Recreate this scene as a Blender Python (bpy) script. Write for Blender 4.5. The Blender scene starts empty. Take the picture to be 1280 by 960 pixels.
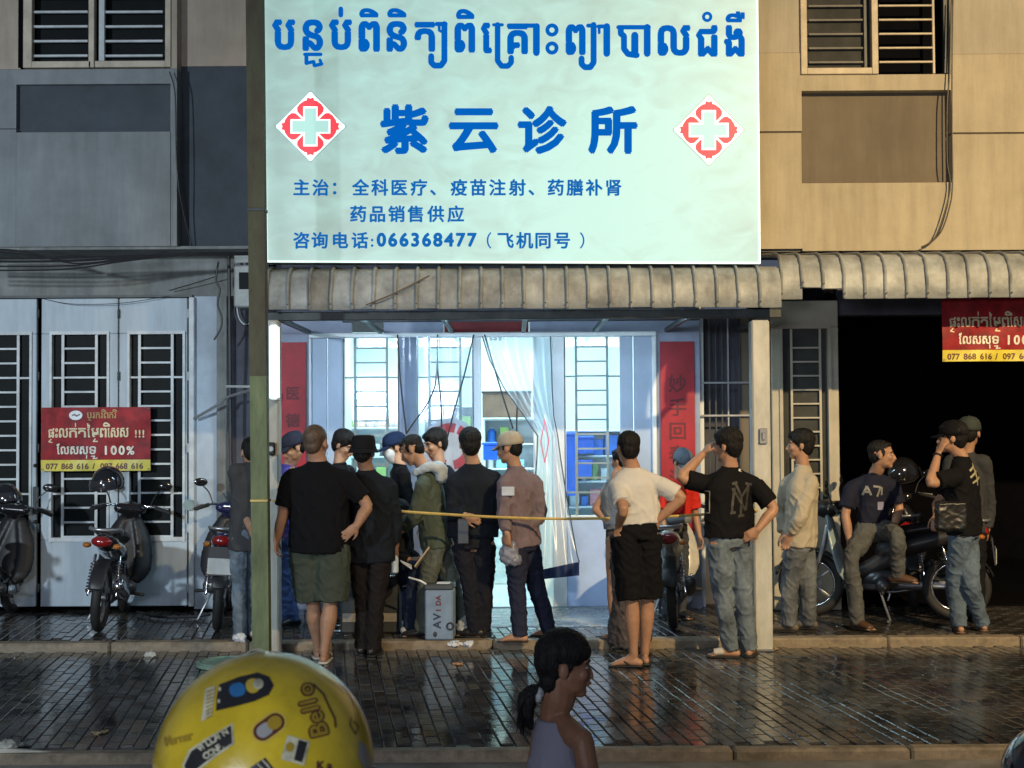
import bpy, math, random
from mathutils import Vector, Matrix, noise, Quaternion
random.seed(7)
R_ = math.radians
scene = bpy.context.scene
COL = scene.collection

# ------------------------------------------------------------------ camera
FPX = 1700.0
PITCH, ROLL, CAMZ = math.atan(50/FPX), R_(0.35), 1.76
cam = bpy.data.cameras.new('camera'); cam.sensor_width = 36; cam.lens = FPX/1280*36
cam.clip_start = .05; cam.clip_end = 500
cam.dof.use_dof = True; cam.dof.focus_distance = 11; cam.dof.aperture_fstop = 14
camo = bpy.data.objects.new('camera', cam); COL.objects.link(camo); scene.camera = camo
CM = Matrix.Rotation(math.pi/2 + PITCH, 3, 'X') @ Matrix.Rotation(-ROLL, 3, 'Z')
camo.matrix_world = Matrix.Translation((0, 0, CAMZ)) @ CM.to_4x4()
def P(px, py, Y):
    """world point seen at photo pixel (px, py) at real depth Y"""
    d = CM @ Vector(((px-640)/FPX, (480-py)/FPX, -1))
    t = Y/d.y
    return Vector((d.x*t, Y, CAMZ + d.z*t))

# ------------------------------------------------------------------ night sky, lamps, exposure
w = bpy.data.worlds.new('World'); scene.world = w; w.use_nodes = True
nt = w.node_tree; bg = nt.nodes['Background']
sky = nt.nodes.new('ShaderNodeTexSky'); sky.sky_type = 'NISHITA'; sky.sun_disc = False
sky.sun_elevation = R_(-4); sky.sun_rotation = R_(200)
mixw = nt.nodes.new('ShaderNodeMix'); mixw.data_type = 'RGBA'; mixw.inputs[0].default_value = .85
nt.links.new(sky.outputs[0], mixw.inputs[6]); mixw.inputs[7].default_value = (.30, .36, .50, 1)
nt.links.new(mixw.outputs[2], bg.inputs[0]); bg.inputs[1].default_value = .22
def lamp(name, kind, loc, target, energy, col, **kw):
    l = bpy.data.lights.new(name, kind); l.energy = energy; l.color = col
    for k, v in kw.items(): setattr(l, k, v)
    o = bpy.data.objects.new(name, l); COL.objects.link(o); o.location = loc
    o.rotation_euler = (Vector(target)-Vector(loc)).to_track_quat('-Z', 'Y').to_euler()
    return o
lamp('sodium_street_light', 'SPOT', (7.5, -1.5, 8.6), (4.0, 11.3, 2.2), 9600, (1, .73, .38), spot_size=R_(52), spot_blend=1, shadow_soft_size=.12)
lamp('cool_street_light', 'SPOT', (-6.8, 1.0, 3.7), (-5.0, 12.5, 1.6), 2300, (.80, .92, 1), spot_size=R_(70), spot_blend=1, shadow_soft_size=.18)
lamp('added_awning_light', 'AREA', (-.1, 11.0, 2.62), (-.05, 12.6, 1.0), 42, (.60, .84, 1), shape='RECTANGLE', size=3.0, size_y=.12)  # area light added under the awning to brighten the clinic front
lamp('added_street_fill', 'AREA', (-2.5, -5.5, 2.3), (-.4, 12.5, 1.3), 330, (.80, .87, 1), shape='RECTANGLE', size=2.4, size_y=.8)  # added cool fill from behind the camera; the source is made up
# clinic ceiling light: what comes out of the room
lamp('clinic_ceiling_light', 'AREA', (-.1, 14.6, 3.05), (-.1, 14.6, 0), 140, (.70, .97, 1), shape='RECTANGLE', size=3.2, size_y=2.6)
scene.view_settings.view_transform = 'Standard'; scene.view_settings.look = 'None'
scene.view_settings.exposure = .22; scene.view_settings.gamma = 1
scene.cycles.use_denoising = True
scene.cycles.max_bounces = 6; scene.cycles.transparent_max_bounces = 12
scene.cycles.sample_clamp_indirect = 3

# ------------------------------------------------------------------ materials
MATS = {}
def mat(name, col, rough=.6, metal=0, var=.15, vs=6, bump=.0, bs=60, emit=None, es=1, spec=.5, coat=0, alpha=1, stretch=(1, 1, 1), col2=None, rvar=0, streak=0):
    if name in MATS: return MATS[name]
    m = bpy.data.materials.new(name); m.use_nodes = True; n = m.node_tree; b = n.nodes['Principled BSDF']
    MATS[name] = m
    b.inputs['Roughness'].default_value = rough; b.inputs['Metallic'].default_value = metal
    b.inputs['Specular IOR Level'].default_value = spec; b.inputs['Coat Weight'].default_value = coat
    b.inputs['Coat Roughness'].default_value = .08
    b.inputs['Alpha'].default_value = alpha
    tc = n.nodes.new('ShaderNodeTexCoord'); mp = n.nodes.new('ShaderNodeMapping'); mp.inputs['Scale'].default_value = stretch
    if name.startswith('wet_'):
        gm = n.nodes.new('ShaderNodeNewGeometry'); n.links.new(gm.outputs['Position'], mp.inputs[0])
    else: n.links.new(tc.outputs['Object'], mp.inputs[0])
    nz = n.nodes.new('ShaderNodeTexNoise'); nz.inputs['Scale'].default_value = vs; nz.inputs['Detail'].default_value = 6; nz.inputs['Roughness'].default_value = .65
    n.links.new(mp.outputs[0], nz.inputs['Vector'])
    cr = n.nodes.new('ShaderNodeValToRGB'); e = cr.color_ramp.elements
    c2 = col2 or tuple(c*(1-var*1.6) for c in col)
    e[0].position = .34; e[1].position = .66
    e[0].color = (*c2, 1); e[1].color = (*[min(1, c*(1+(0 if col2 else var))) for c in col], 1)
    n.links.new(nz.outputs['Fac'], cr.inputs[0]); 
    if streak:
        ms = n.nodes.new('ShaderNodeMapping'); ms.inputs['Scale'].default_value = (5, 5, .55); n.links.new(tc.outputs['Object'], ms.inputs[0])
        ns_ = n.nodes.new('ShaderNodeTexNoise'); ns_.inputs['Scale'].default_value = 1.6; ns_.inputs['Detail'].default_value = 8; ns_.inputs['Roughness'].default_value = .7; n.links.new(ms.outputs[0], ns_.inputs['Vector'])
        r2 = n.nodes.new('ShaderNodeMapRange'); r2.inputs[1].default_value = .42; r2.inputs[2].default_value = .70; r2.inputs[3].default_value = 0; r2.inputs[4].default_value = streak; n.links.new(ns_.outputs['Fac'], r2.inputs[0])
        mm = n.nodes.new('ShaderNodeMix'); mm.data_type = 'RGBA'; n.links.new(r2.outputs[0], mm.inputs[0]); n.links.new(cr.outputs[0], mm.inputs[6]); mm.inputs[7].default_value = (*[c*.35 for c in col], 1)
        n.links.new(mm.outputs[2], b.inputs['Base Color'])
    else: n.links.new(cr.outputs[0], b.inputs['Base Color'])
    if emit:
        b.inputs['Emission Strength'].default_value = es; b.inputs['Emission Color'].default_value = (*emit, 1)
    if rvar:
        mr = n.nodes.new('ShaderNodeMapRange'); mr.inputs['From Min'].default_value = .35; mr.inputs['From Max'].default_value = .65
        mr.inputs['To Min'].default_value = max(.03, rough-rvar); mr.inputs['To Max'].default_value = min(1, rough+rvar)
        n.links.new(nz.outputs['Fac'], mr.inputs[0]); n.links.new(mr.outputs[0], b.inputs['Roughness'])
    if bump:
        nb = n.nodes.new('ShaderNodeTexNoise'); nb.inputs['Scale'].default_value = bs; nb.inputs['Detail'].default_value = 4
        n.links.new(mp.outputs[0], nb.inputs['Vector'])
        bp = n.nodes.new('ShaderNodeBump'); bp.inputs['Strength'].default_value = bump; bp.inputs['Distance'].default_value = .01
        n.links.new(nb.outputs['Fac'], bp.inputs['Height']); n.links.new(bp.outputs[0], b.inputs['Normal'])
    return m
def thin(name, col, fac, rough=.1, diff=.5):
    """thin clear sheet: mostly transparent, some gloss and some milky scatter"""
    m = bpy.data.materials.new(name); m.use_nodes = True; n = m.node_tree; n.nodes.remove(n.nodes['Principled BSDF'])
    out = n.nodes['Material Output']; t = n.nodes.new('ShaderNodeBsdfTransparent'); t.inputs[0].default_value = (*col, 1)
    g = n.nodes.new('ShaderNodeBsdfGlossy'); g.inputs['Roughness'].default_value = rough; g.inputs[0].default_value = (.9, .95, 1, 1)
    d = n.nodes.new('ShaderNodeBsdfTranslucent'); d.inputs[0].default_value = (.55, .60, .68, 1)
    m1 = n.nodes.new('ShaderNodeMixShader'); m1.inputs[0].default_value = diff
    n.links.new(g.outputs[0], m1.inputs[1]); n.links.new(d.outputs[0], m1.inputs[2])
    m2 = n.nodes.new('ShaderNodeMixShader'); m2.inputs[0].default_value = fac
    n.links.new(t.outputs[0], m2.inputs[1]); n.links.new(m1.outputs[0], m2.inputs[2]); n.links.new(m2.outputs[0], out.inputs[0])
    return m

# ------------------------------------------------------------------ mesh builder
class MB:
    def __init__(s): s.v = []; s.f = []
    def add(s, vs, fs):
        o = len(s.v); s.v += [Vector(q) for q in vs]; s.f += [tuple(i+o for i in f) for f in fs]; return s
    def box(s, a, b):
        x0, x1 = sorted((a[0], b[0])); y0, y1 = sorted((a[1], b[1])); z0, z1 = sorted((a[2], b[2]))
        return s.add([(x0,y0,z0),(x1,y0,z0),(x1,y1,z0),(x0,y1,z0),(x0,y0,z1),(x1,y0,z1),(x1,y1,z1),(x0,y1,z1)],
                     [(0,3,2,1),(4,5,6,7),(0,1,5,4),(1,2,6,5),(2,3,7,6),(3,0,4,7)])
    def bbox(s, a, b, e=.006):
        """box with bevelled edges on all sides"""
        x0, x1 = sorted((a[0], b[0])); y0, y1 = sorted((a[1], b[1])); z0, z1 = sorted((a[2], b[2]))
        e = min(e, (x1-x0)*.3, (y1-y0)*.3, (z1-z0)*.3)
        vs = []; idx = {}
        for i, x in enumerate((x0, x1)):
            for j, y in enumerate((y0, y1)):
                for k, z in enumerate((z0, z1)):
                    dx, dy, dz = (e, -e)[i], (e, -e)[j], (e, -e)[k]
                    for ax, p in enumerate(((x, y+dy, z+dz), (x+dx, y, z+dz), (x+dx, y+dy, z))):
                        idx[(i, j, k, ax)] = len(vs); vs.append(p)
        q = lambda *t: tuple(idx[u] for u in t)
        fs = []
        for i in (0, 1):
            fs += [q((i,0,0,0),(i,1,0,0),(i,1,1,0),(i,0,1,0)), q((0,i,0,1),(1,i,0,1),(1,i,1,1),(0,i,1,1)), q((0,0,i,2),(1,0,i,2),(1,1,i,2),(0,1,i,2))]
            for j in (0, 1):
                fs += [q((i,j,0,0),(i,j,1,0),(i,j,1,1),(i,j,0,1)), q((i,0,j,0),(i,1,j,0),(i,1,j,2),(i,0,j,2)), q((0,i,j,1),(1,i,j,1),(1,i,j,2),(0,i,j,2))]
                for k in (0, 1): fs.append(q((i,j,k,0),(i,j,k,1),(i,j,k,2)))
        return s.add(vs, fs)
    def ell(s, c, r, fr=None, nu=14, nv=9):
        """ellipsoid, radii r along frame fr = (R, F, U)"""
        c = Vector(c); fr = fr or (Vector((1,0,0)), Vector((0,1,0)), Vector((0,0,1)))
        if not hasattr(r, '__len__'): r = (r, r, r)
        vs = [c+fr[2]*r[2]]
        for i in range(1, nv):
            a = math.pi*i/nv
            for j in range(nu):
                t = 2*math.pi*j/nu
                vs.append(c+fr[0]*(r[0]*math.sin(a)*math.cos(t))+fr[1]*(r[1]*math.sin(a)*math.sin(t))+fr[2]*(r[2]*math.cos(a)))
        vs.append(c-fr[2]*r[2]); L = len(vs)-1; fs = []
        for j in range(nu):
            k = (j+1) % nu
            fs.append((0, 1+j, 1+k)); fs.append((L, 1+(nv-2)*nu+k, 1+(nv-2)*nu+j))
            for i in range(nv-2): fs.append((1+i*nu+j, 1+(i+1)*nu+j, 1+(i+1)*nu+k, 1+i*nu+k))
        return s.add(vs, fs)
    def tube(s, pts, rad, side=None, seg=12, sub=0, cap=True, closed=False, dome=True):
        """loft along pts; rad items r or (a along side, b across)"""
        pts = [Vector(p) for p in pts]
        if not isinstance(rad, (list,)): rad = [rad]*len(pts)
        rad = [(r, r) if not isinstance(r, tuple) else r for r in rad]
        if sub and len(pts) > 2:
            P2, R2 = [], []
            n = len(pts)
            for i in range(n-1):
                p0, p1, p2, p3 = pts[max(i-1, 0)], pts[i], pts[i+1], pts[min(i+2, n-1)]
                for k in range(sub):
                    t = k/sub
                    P2.append(.5*((2*p1)+(p2-p0)*t+(2*p0-5*p1+4*p2-p3)*t*t+(3*p1-p0-3*p2+p3)*t**3))
                    tt = t*t*(3-2*t); R2.append(tuple(rad[i][q]*(1-tt)+rad[i+1][q]*tt for q in (0, 1)))
            P2.append(pts[-1]); R2.append(rad[-1]); pts, rad = P2, R2
        n = len(pts); rings = []
        prev = None
        for i in range(n):
            a = pts[(i-1) % n] if closed or i else pts[0]; b = pts[(i+1) % n] if closed or i < n-1 else pts[-1]
            t = (b-a); t = t.normalized() if t.length > 1e-9 else Vector((0, 0, 1))
            if side is not None: sd = Vector(side)
            elif prev is not None: sd = prev
            else: sd = Vector((1, 0, 0)) if abs(t.x) < .8 else Vector((0, 1, 0))
            sd = sd - t*sd.dot(t)
            if sd.length < 1e-4: sd = t.orthogonal()
            sd.normalize(); prev = sd; up = t.cross(sd)
            rings.append((pts[i], t, sd, up, rad[i]))
        allr = []
        if cap and dome and not closed:
            p, t, sd, up, r = rings[0]; m = min(r)
            for q in (1.3, .75): allr.append((p-t*m*math.sin(q)*.9, sd, up, (r[0]*math.cos(q), r[1]*math.cos(q))))
        for p, t, sd, up, r in rings: allr.append((p, sd, up, r))
        if cap and dome and not closed:
            p, t, sd, up, r = rings[-1]; m = min(r)
            for q in (.75, 1.3): allr.append((p+t*m*math.sin(q)*.9, sd, up, (r[0]*math.cos(q), r[1]*math.cos(q))))
        vs = []; fs = []
        for p, sd, up, r in allr:
            for j in range(seg):
                a = 2*math.pi*j/seg; vs.append(p+sd*r[0]*math.cos(a)+up*r[1]*math.sin(a))
        m = len(allr)
        for i in range(m if closed else m-1):
            for j in range(seg):
                k = (j+1) % seg; i2 = (i+1) % m
                fs.append((i*seg+j, i*seg+k, i2*seg+k, i2*seg+j))
        if cap and not closed:
            fs.append(tuple(range(seg-1, -1, -1))); fs.append(tuple((m-1)*seg+j for j in range(seg)))
        return s.add(vs, fs)
    def torus(s, c, R, r, axis, seg=28, rs=8):
        axis = Vector(axis).normalized(); u = axis.orthogonal().normalized(); v = axis.cross(u); c = Vector(c)
        pts = [c+u*R*math.cos(2*math.pi*i/seg)+v*R*math.sin(2*math.pi*i/seg) for i in range(seg)]
        return s.tube(pts, r, side=axis, seg=rs, closed=True)
    def disc(s, c, R, th, axis, seg=28):
        axis = Vector(axis).normalized(); c = Vector(c)
        return s.tube([c-axis*th/2, c+axis*th/2], R, seg=seg, dome=False)
    def prism(s, poly, d):
        """poly: list of 3-D points (planar, either winding), pushed by vector d"""
        n = len(poly); d = Vector(d); vs = [Vector(p) for p in poly]+[Vector(p)+d for p in poly]
        fs = [tuple(range(n)), tuple(range(2*n-1, n-1, -1))]+[(i, (i+1) % n + 0, (i+1) % n+n, i+n) for i in range(n)]
        return s.add(vs, fs)
    def mesh(s, name, fix=True):
        me = bpy.data.meshes.new(name); me.from_pydata(s.v, [], s.f); me.update(); return me
    def build(s, name, m, parent=None, smooth=False, loc=(0, 0, 0), me=None):
        me = me or s.mesh(name)
        if m: me.materials.append(m)
        if smooth:
            for p in me.polygons: p.use_smooth = True
            if smooth != 2:
                try: me.set_sharp_from_angle(angle=R_(50))
                except Exception: pass
        o = bpy.data.objects.new(name, me); COL.objects.link(o); o.location = loc
        if parent: o.parent = parent
        return o
def tag(o, label=None, cat=None, group=None, kind=None):
    if label: o['label'] = label
    if cat: o['category'] = cat
    if group: o['group'] = group
    if kind: o['kind'] = kind
    return o
def empty(name, loc=(0, 0, 0), rz=0, label=None, cat=None, group=None, kind=None):
    o = bpy.data.objects.new(name, None); COL.objects.link(o); o.location = loc; o.rotation_euler = (0, 0, rz)
    o.empty_display_size = .1
    return tag(o, label, cat, group, kind)
KIDS = {}
def copy_tree(o, parent=None):
    kids = [c for c in COL.objects if c.parent == o]
    c = o.copy(); COL.objects.link(c); c.parent = parent
    for k in kids: copy_tree(k, c)
    return c
TMP = bpy.data.scenes.new('tmp')
def remesh(mb, voxel, it=3, fn=None, dec=None):
    """one continuous skin over overlapping shapes"""
    me = mb.mesh('t'); o = bpy.data.objects.new('t', me); TMP.collection.objects.link(o)
    md = o.modifiers.new('r', 'REMESH'); md.mode = 'VOXEL'; md.voxel_size = voxel
    if it:
        sm = o.modifiers.new('s', 'SMOOTH'); sm.factor = .5; sm.iterations = it
    if dec:
        dc = o.modifiers.new('d', 'DECIMATE'); dc.ratio = dec
    vl = TMP.view_layers[0]; vl.update(); dg = vl.depsgraph; dg.update()
    r = bpy.data.meshes.new_from_object(o.evaluated_get(dg), depsgraph=dg)
    bpy.data.objects.remove(o); bpy.data.meshes.remove(me)
    if fn:
        r.calc_loop_triangles() if False else None
        nor = [v.normal.copy() for v in r.vertices]
        for v, nn in zip(r.vertices, nor): v.co = v.co + nn*fn(v.co)
        r.update()
    return r
def blob(name, mb, voxel, m, parent, it=3, fn=None, dec=None):
    return MB().build(name, m, parent, smooth=2, me=remesh(mb, voxel, it, fn, dec))

# ------------------------------------------------------------------ lettering
GL = {}
def load_glyphs(chars):
    obs = []
    for ch in chars:
        c = bpy.data.curves.new('t', 'FONT'); c.body = ch; c.size = 1; c.resolution_u = 3
        o = bpy.data.objects.new('t', c); TMP.collection.objects.link(o); obs.append((ch, o))
    vl = TMP.view_layers[0]; vl.update(); dg = vl.depsgraph; dg.update()
    for ch, o in obs:
        me = bpy.data.meshes.new_from_object(o.evaluated_get(dg), depsgraph=dg)
        GL[ch] = ([(v.co.x, v.co.y) for v in me.vertices], [tuple(p.vertices) for p in me.polygons])
        bpy.data.meshes.remove(me); c = o.data; bpy.data.objects.remove(o); bpy.data.curves.remove(c)
load_glyphs(sorted(set('ផែៃរឹបនពិតគេាះលជងឺំ់ទក់សថៃហមុ្រយ紫云诊所主治：全科医疗、疫苗注射药膳补肾品销售供应咨询电话:0123456789（飞机同号）!%/ABCDEFGHIJKLMNOPQRSTUVWXYZabcdefghijklmnopqrstuvwxyz.()-妙手回春医德高尚仁心济世')-{' '}))
class Print:
    """flat lettering laid out in picture units on a surface given by fn(u, v) -> point, out = towards the reader"""
    def __init__(s, fn, out): s.fn = fn; s.out = Vector(out); s.mb = MB(); s.lay = 0
    def _put(s, vs, fs, du=0, dv=0):
        s.lay += 1; k = .00006*(s.lay % 9)
        s.mb.add([s.fn(u+du, v+dv)+s.out*k for u, v in vs], fs)
    def bold(s, vs, fs, b, n=6):
        s._put(vs, fs)
        if b:
            for i in range(n): s._put(vs, fs, b*math.cos(i*2*math.pi/n), b*math.sin(i*2*math.pi/n))
    def fit(s, ch, x0, y0, x1, y1, b=0):
        vs, fs = GL[ch]
        a0 = min(v[0] for v in vs); a1 = max(v[0] for v in vs); c0 = min(v[1] for v in vs); c1 = max(v[1] for v in vs)
        x0 += b; x1 -= b; y0 += b; y1 -= b
        s.bold([(x0+(v[0]-a0)/(a1-a0)*(x1-x0), y1-(v[1]-c0)/(c1-c0)*(y1-y0)) for v in vs], fs, b)
    def em(s, ch, x, y, size, b=0, n=6):
        """glyph with its origin at x, baseline y"""
        if ch == ' ': return
        vs, fs = GL[ch]; s.bold([(x+v[0]*size, y-v[1]*size) for v in vs], fs, b, n)
    def line(s, pts, wd):
        for (a, b) in zip(pts, pts[1:]):
            dx, dy = b[0]-a[0], b[1]-a[1]; L = math.hypot(dx, dy) or 1; nx, ny = -dy/L*wd/2, dx/L*wd/2
            s._put([(a[0]+nx, a[1]+ny), (b[0]+nx, b[1]+ny), (b[0]-nx, b[1]-ny), (a[0]-nx, a[1]-ny)], [(0, 1, 2, 3)])
            s._put([(b[0]+wd/2*math.cos(t*math.pi/4), b[1]+wd/2*math.sin(t*math.pi/4)) for t in range(8)], [tuple(range(8))])
        a = pts[0]; s._put([(a[0]+wd/2*math.cos(t*math.pi/4), a[1]+wd/2*math.sin(t*math.pi/4)) for t in range(8)], [tuple(range(8))])
    def ring(s, cx, cy, r, wd):
        n = 20; vs = []
        for i in range(n):
            a = i*2*math.pi/n
            vs += [(cx+(r-wd/2)*math.cos(a), cy+(r-wd/2)*math.sin(a)), (cx+(r+wd/2)*math.cos(a), cy+(r+wd/2)*math.sin(a))]
        s._put(vs, [(2*i, 2*i+1, (2*i+3) % (2*n), (2*i+2) % (2*n)) for i in range(n)])
    def poly(s, pts): s._put(pts, [tuple(range(len(pts)))])
    def build(s, name, m, parent):
        o = s.mb.build(name, m, parent)
        if name in ('small_lettering', 'lettering', 'khmer_title', 'phone_number', 'red_petals', 'letters', 'letters_outline', 'dark_letters', 'red_letters', 'stripes', 'dots'): o['kind'] = 'stuff'
        return o
# ================================================================== THE SETTING
# materials: base colours, some with light or shade put in where noted
slate = mat('slate_blue_paint', (.26, .29, .305), .75, var=.12, vs=1.1, bump=.2, bs=40, col2=(.16, .18, .185), streak=.35)
navy = mat('navy_panel_and_sign_shade', (.050, .064, .080), .75, var=.15, vs=3, bump=.15, bs=50)  # recessed panel's navy; on the bay it paints the sign's shadow
beige_g = mat('grey_beige_paint', (.42, .355, .28), .8, streak=.3, var=.1, vs=2, bump=.15, bs=50)
tan = mat('tan_paint', (.46, .40, .28), .8, streak=.32, var=.08, vs=1.5, bump=.2, bs=45)
tan_hi = mat('pale_tan_paint', (.43, .385, .29), .8, streak=.32, var=.08, vs=1.5, bump=.2, bs=45)
brown = mat('brown_panel_paint', (.165, .135, .095), .8, streak=.3, var=.08, vs=2, bump=.1)
concrete = mat('grey_render', (.24, .255, .25), .85, streak=.5, var=.2, vs=3, bump=.3, bs=30)
leafwhite = mat('pale_blue_metal_paint', (.45, .54, .61), .5, streak=.4, var=.07, vs=1.6, stretch=(1, 1, .4), bump=.05)
leafbar = mat('pale_bar_paint', (.55, .60, .62), .45)
darkroom = mat('unlit_interior', (.004, .004, .006), .95, spec=.05)  # near-black colour stands in for the shade of unlit rooms
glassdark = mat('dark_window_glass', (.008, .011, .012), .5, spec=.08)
white = mat('white_aluminium', (.72, .77, .80), .4, var=.05)
purplegrey = mat('lavender_blue_lit_wall', (.30, .34, .46), .7, var=.12, vs=2.5)  # bluish light on the clinic front is put into this colour
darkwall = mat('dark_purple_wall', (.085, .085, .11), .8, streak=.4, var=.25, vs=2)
mortar = mat('wet_joint_dirt', (.035, .032, .03), .45, var=.3, vs=14)
brickm = mat('wet_clay_paver', (.062, .066, .068), .11, var=.55, vs=1.5, bump=.11, bs=26, rvar=.11, spec=.8)
brickm2 = mat('wet_brown_paver', (.070, .064, .056), .14, var=.5, vs=1.7, bump=.16, bs=26, rvar=.10, spec=.8)
kerbm = mat('worn_kerb_concrete', (.28, .225, .155), .6, streak=.7, var=.3, vs=8, bump=.35, bs=60)
roadm = mat('wet_asphalt', (.24, .235, .21), .5, var=.3, vs=4, bump=.5, bs=180, rvar=.2)
black = mat('black_plastic', (.015, .015, .017), .35)
rubber = mat('black_rubber', (.02, .02, .02), .7, bump=.2)
cable = mat('black_cable', (.02, .02, .022), .5)
steel = mat('dull_steel', (.45, .46, .47), .35, metal=.8)
chrome = mat('chrome', (.75, .76, .78), .12, metal=1, var=.02)
beam = mat('dark_steel_beam', (.045, .055, .055), .5, var=.3)

YG, YU = 12.58, 12.0
STEP, KERB = 10.74, 7.36
WALK = .06
def corner(x0, y0, x1, y1, Y):
    xr = 120 if max(x0, x1) <= 346 else (1120 if min(x0, x1) >= 940 else 640); yr = 200 if max(y0, y1) <= 320 else 590
    return Vector((P(x0, yr, Y).x, Y, P(xr, y0, Y).z)), Vector((P(x1, yr, Y).x, Y, P(xr, y1, Y).z))
def pbox(mb, x0, y0, x1, y1, Y, dep, ref=None):
    a, b = corner(x0, y0, x1, y1, Y); return mb.box((a.x, Y, a.z), (b.x, Y+dep, b.z))
def pbb(mb, x0, y0, x1, y1, Y, dep, e=.006):
    a, b = corner(x0, y0, x1, y1, Y); return mb.bbox((a.x, Y, a.z), (b.x, Y+dep, b.z), e)

# ---- ground sheets
MB().box((-30, -12, -.5), (30, KERB+.02, -.055)).build('road', roadm).__setitem__('kind', 'structure')
pav = MB().box((-12, KERB+.12, -.3), (12, STEP+.05, -.012)).build('pavement', mortar); tag(pav, kind='structure')
walk = MB().box((-12, STEP+.12, -.3), (12, YG+6, WALK-.012)).build('raised_walkway', mortar); tag(walk, kind='structure')
# brick pavers, laid 8 degrees off the kerb line, each with its own lean
def brick_mesh(L, Wd, k):
    mb = MB(); mb.bbox((-Wd/2, -L/2, -.03), (Wd/2, L/2, 0), .005); me = mb.mesh('brick')
    me.materials.append(brickm if k % 3 else brickm2); return me
bm_shared = [brick_mesh(.154, .074, k) for k in range(6)]
ang = R_(8); ca, sa = math.cos(ang), math.sin(ang)
def lay(y0, y1, x0, x1, z):
    out = []
    for i in range(-120, 121):
        for j in range(-60, 90):
            u = i*.08; v = j*.16+(.08 if i % 2 else 0)
            x = u*ca-v*sa; y = 9+u*sa+v*ca
            if y0 < y < y1 and x0 < x < x1: out.append((x, y, z+random.uniform(-.0022, .0022), random.gauss(0, .004), random.gauss(0, .005)))
    return out
def rest_bricks(lst, name, parent, m):
    mb = MB()
    base = MB().bbox((-.037, -.077, -.03), (.037, .077, 0), .005)
    for (x, y, z, a, b) in lst:
        M = Matrix.Translation((x, y, z)) @ Matrix.Rotation(ang, 4, 'Z') @ Matrix.Rotation(a, 4, 'X') @ Matrix.Rotation(b, 4, 'Y')
        mb.add([M @ v for v in base.v], base.f)
    return tag(mb.build(name, m, parent), kind='stuff')
lo = lay(KERB+.16, STEP-.05, -7, 7, 0)
near = sorted([b for b in lo if abs(b[0]) < .385*b[1]], key=lambda b: b[1])[:300]; ns = set(near)
for b in near:
    o = bpy.data.objects.new('brick', random.choice(bm_shared)); COL.objects.link(o); o.parent = pav
    o.location = b[:3]; o.rotation_euler = (b[3], b[4], ang)
restl = [b for b in lo if b not in ns]
rest_bricks([b for k, b in enumerate(restl) if k % 3], 'far_bricks', pav, brickm)
rest_bricks([b for k, b in enumerate(restl) if not k % 3], 'brown_far_bricks', pav, brickm2)
up = lay(STEP+.17, YG-.06, -7, 7, WALK)
up = [b for b in up if not (-1.32 < b[0] < 1.2 and b[1] > 11.45)]
rest_bricks(up, 'walkway_bricks', walk, brickm2)
# kerbs in stones
def kerb(name, y0, y1, zb, zt, m):
    k = empty(name, (0, y0, zb), kind='structure')
    x = -9.0; i = 0
    while x < 9:
        L = random.uniform(.9, 1.1)
        MB().bbox((x+.004, 0, -.2), (x+L-.004, y1-y0, zt-zb+random.uniform(-.004, .004)), .014).build('kerb_stone', m, k); x += L
kerb('road_kerb', KERB, KERB+.10, -.055, .004, kerbm)
kerb('step_kerb', STEP-.02, STEP+.12, 0, WALK+.004, kerbm)
mb = MB(); mb.bbox((-1.30, 11.47, WALK-.03), (1.18, YG-.02, WALK+.006), .01)
tag(mb.build('entrance_slab', mat('pale_wet_cement', (.30, .32, .33), .25, var=.25, vs=4, rvar=.12)), kind='structure')

# ---- helpers for the fronts
def wallset(parent, lst, m, Y, dep, name='wall'):
    for r in lst: pbox(MB(), *r, Y, dep).build(name, m, parent)
def grille_window(parent, x0, y0, x1, y1, Y, vb, hb, cross, m, glass, frame=None, fw=4, bw=1.6):
    """opening with frame, dark glass behind and welded bars in front; vb = verticals, hb = short rungs"""
    f = MB(); fm = frame or m
    pbox(f, x0-fw, y0-fw, x0, y1+fw, Y-.03, .05); pbox(f, x1, y0-fw, x1+fw, y1+fw, Y-.03, .05)
    pbox(f, x0, y0-fw, x1, y0, Y-.03, .05); pbox(f, x0, y1, x1, y1+fw, Y-.03, .05)
    fr = f.build('window_frame', fm, parent)
    if glass: pbox(MB(), x0, y0, x1, y1, Y+.03, .006).build('pane', glass, fr)
    for v in vb: pbox(MB(), v-bw, y0, v+bw, y1, Y-.012, .012).build('upright_bar', m, fr)
    a, b = (vb[0], vb[-1]) if vb else (x0, x1)
    for h in hb: pbox(MB(), a+bw, h-bw*.7, b-bw, h+bw*.7, Y-.008, .01).build('rung', m, fr)
    for h in cross:
        pbox(MB(), x0, h-bw*.7, a-bw, h+bw*.7, Y-.008, .01).build('rung', m, fr); pbox(MB(), b+bw, h-bw*.7, x1, h+bw*.7, Y-.008, .01).build('rung', m, fr)
    return fr

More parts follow.
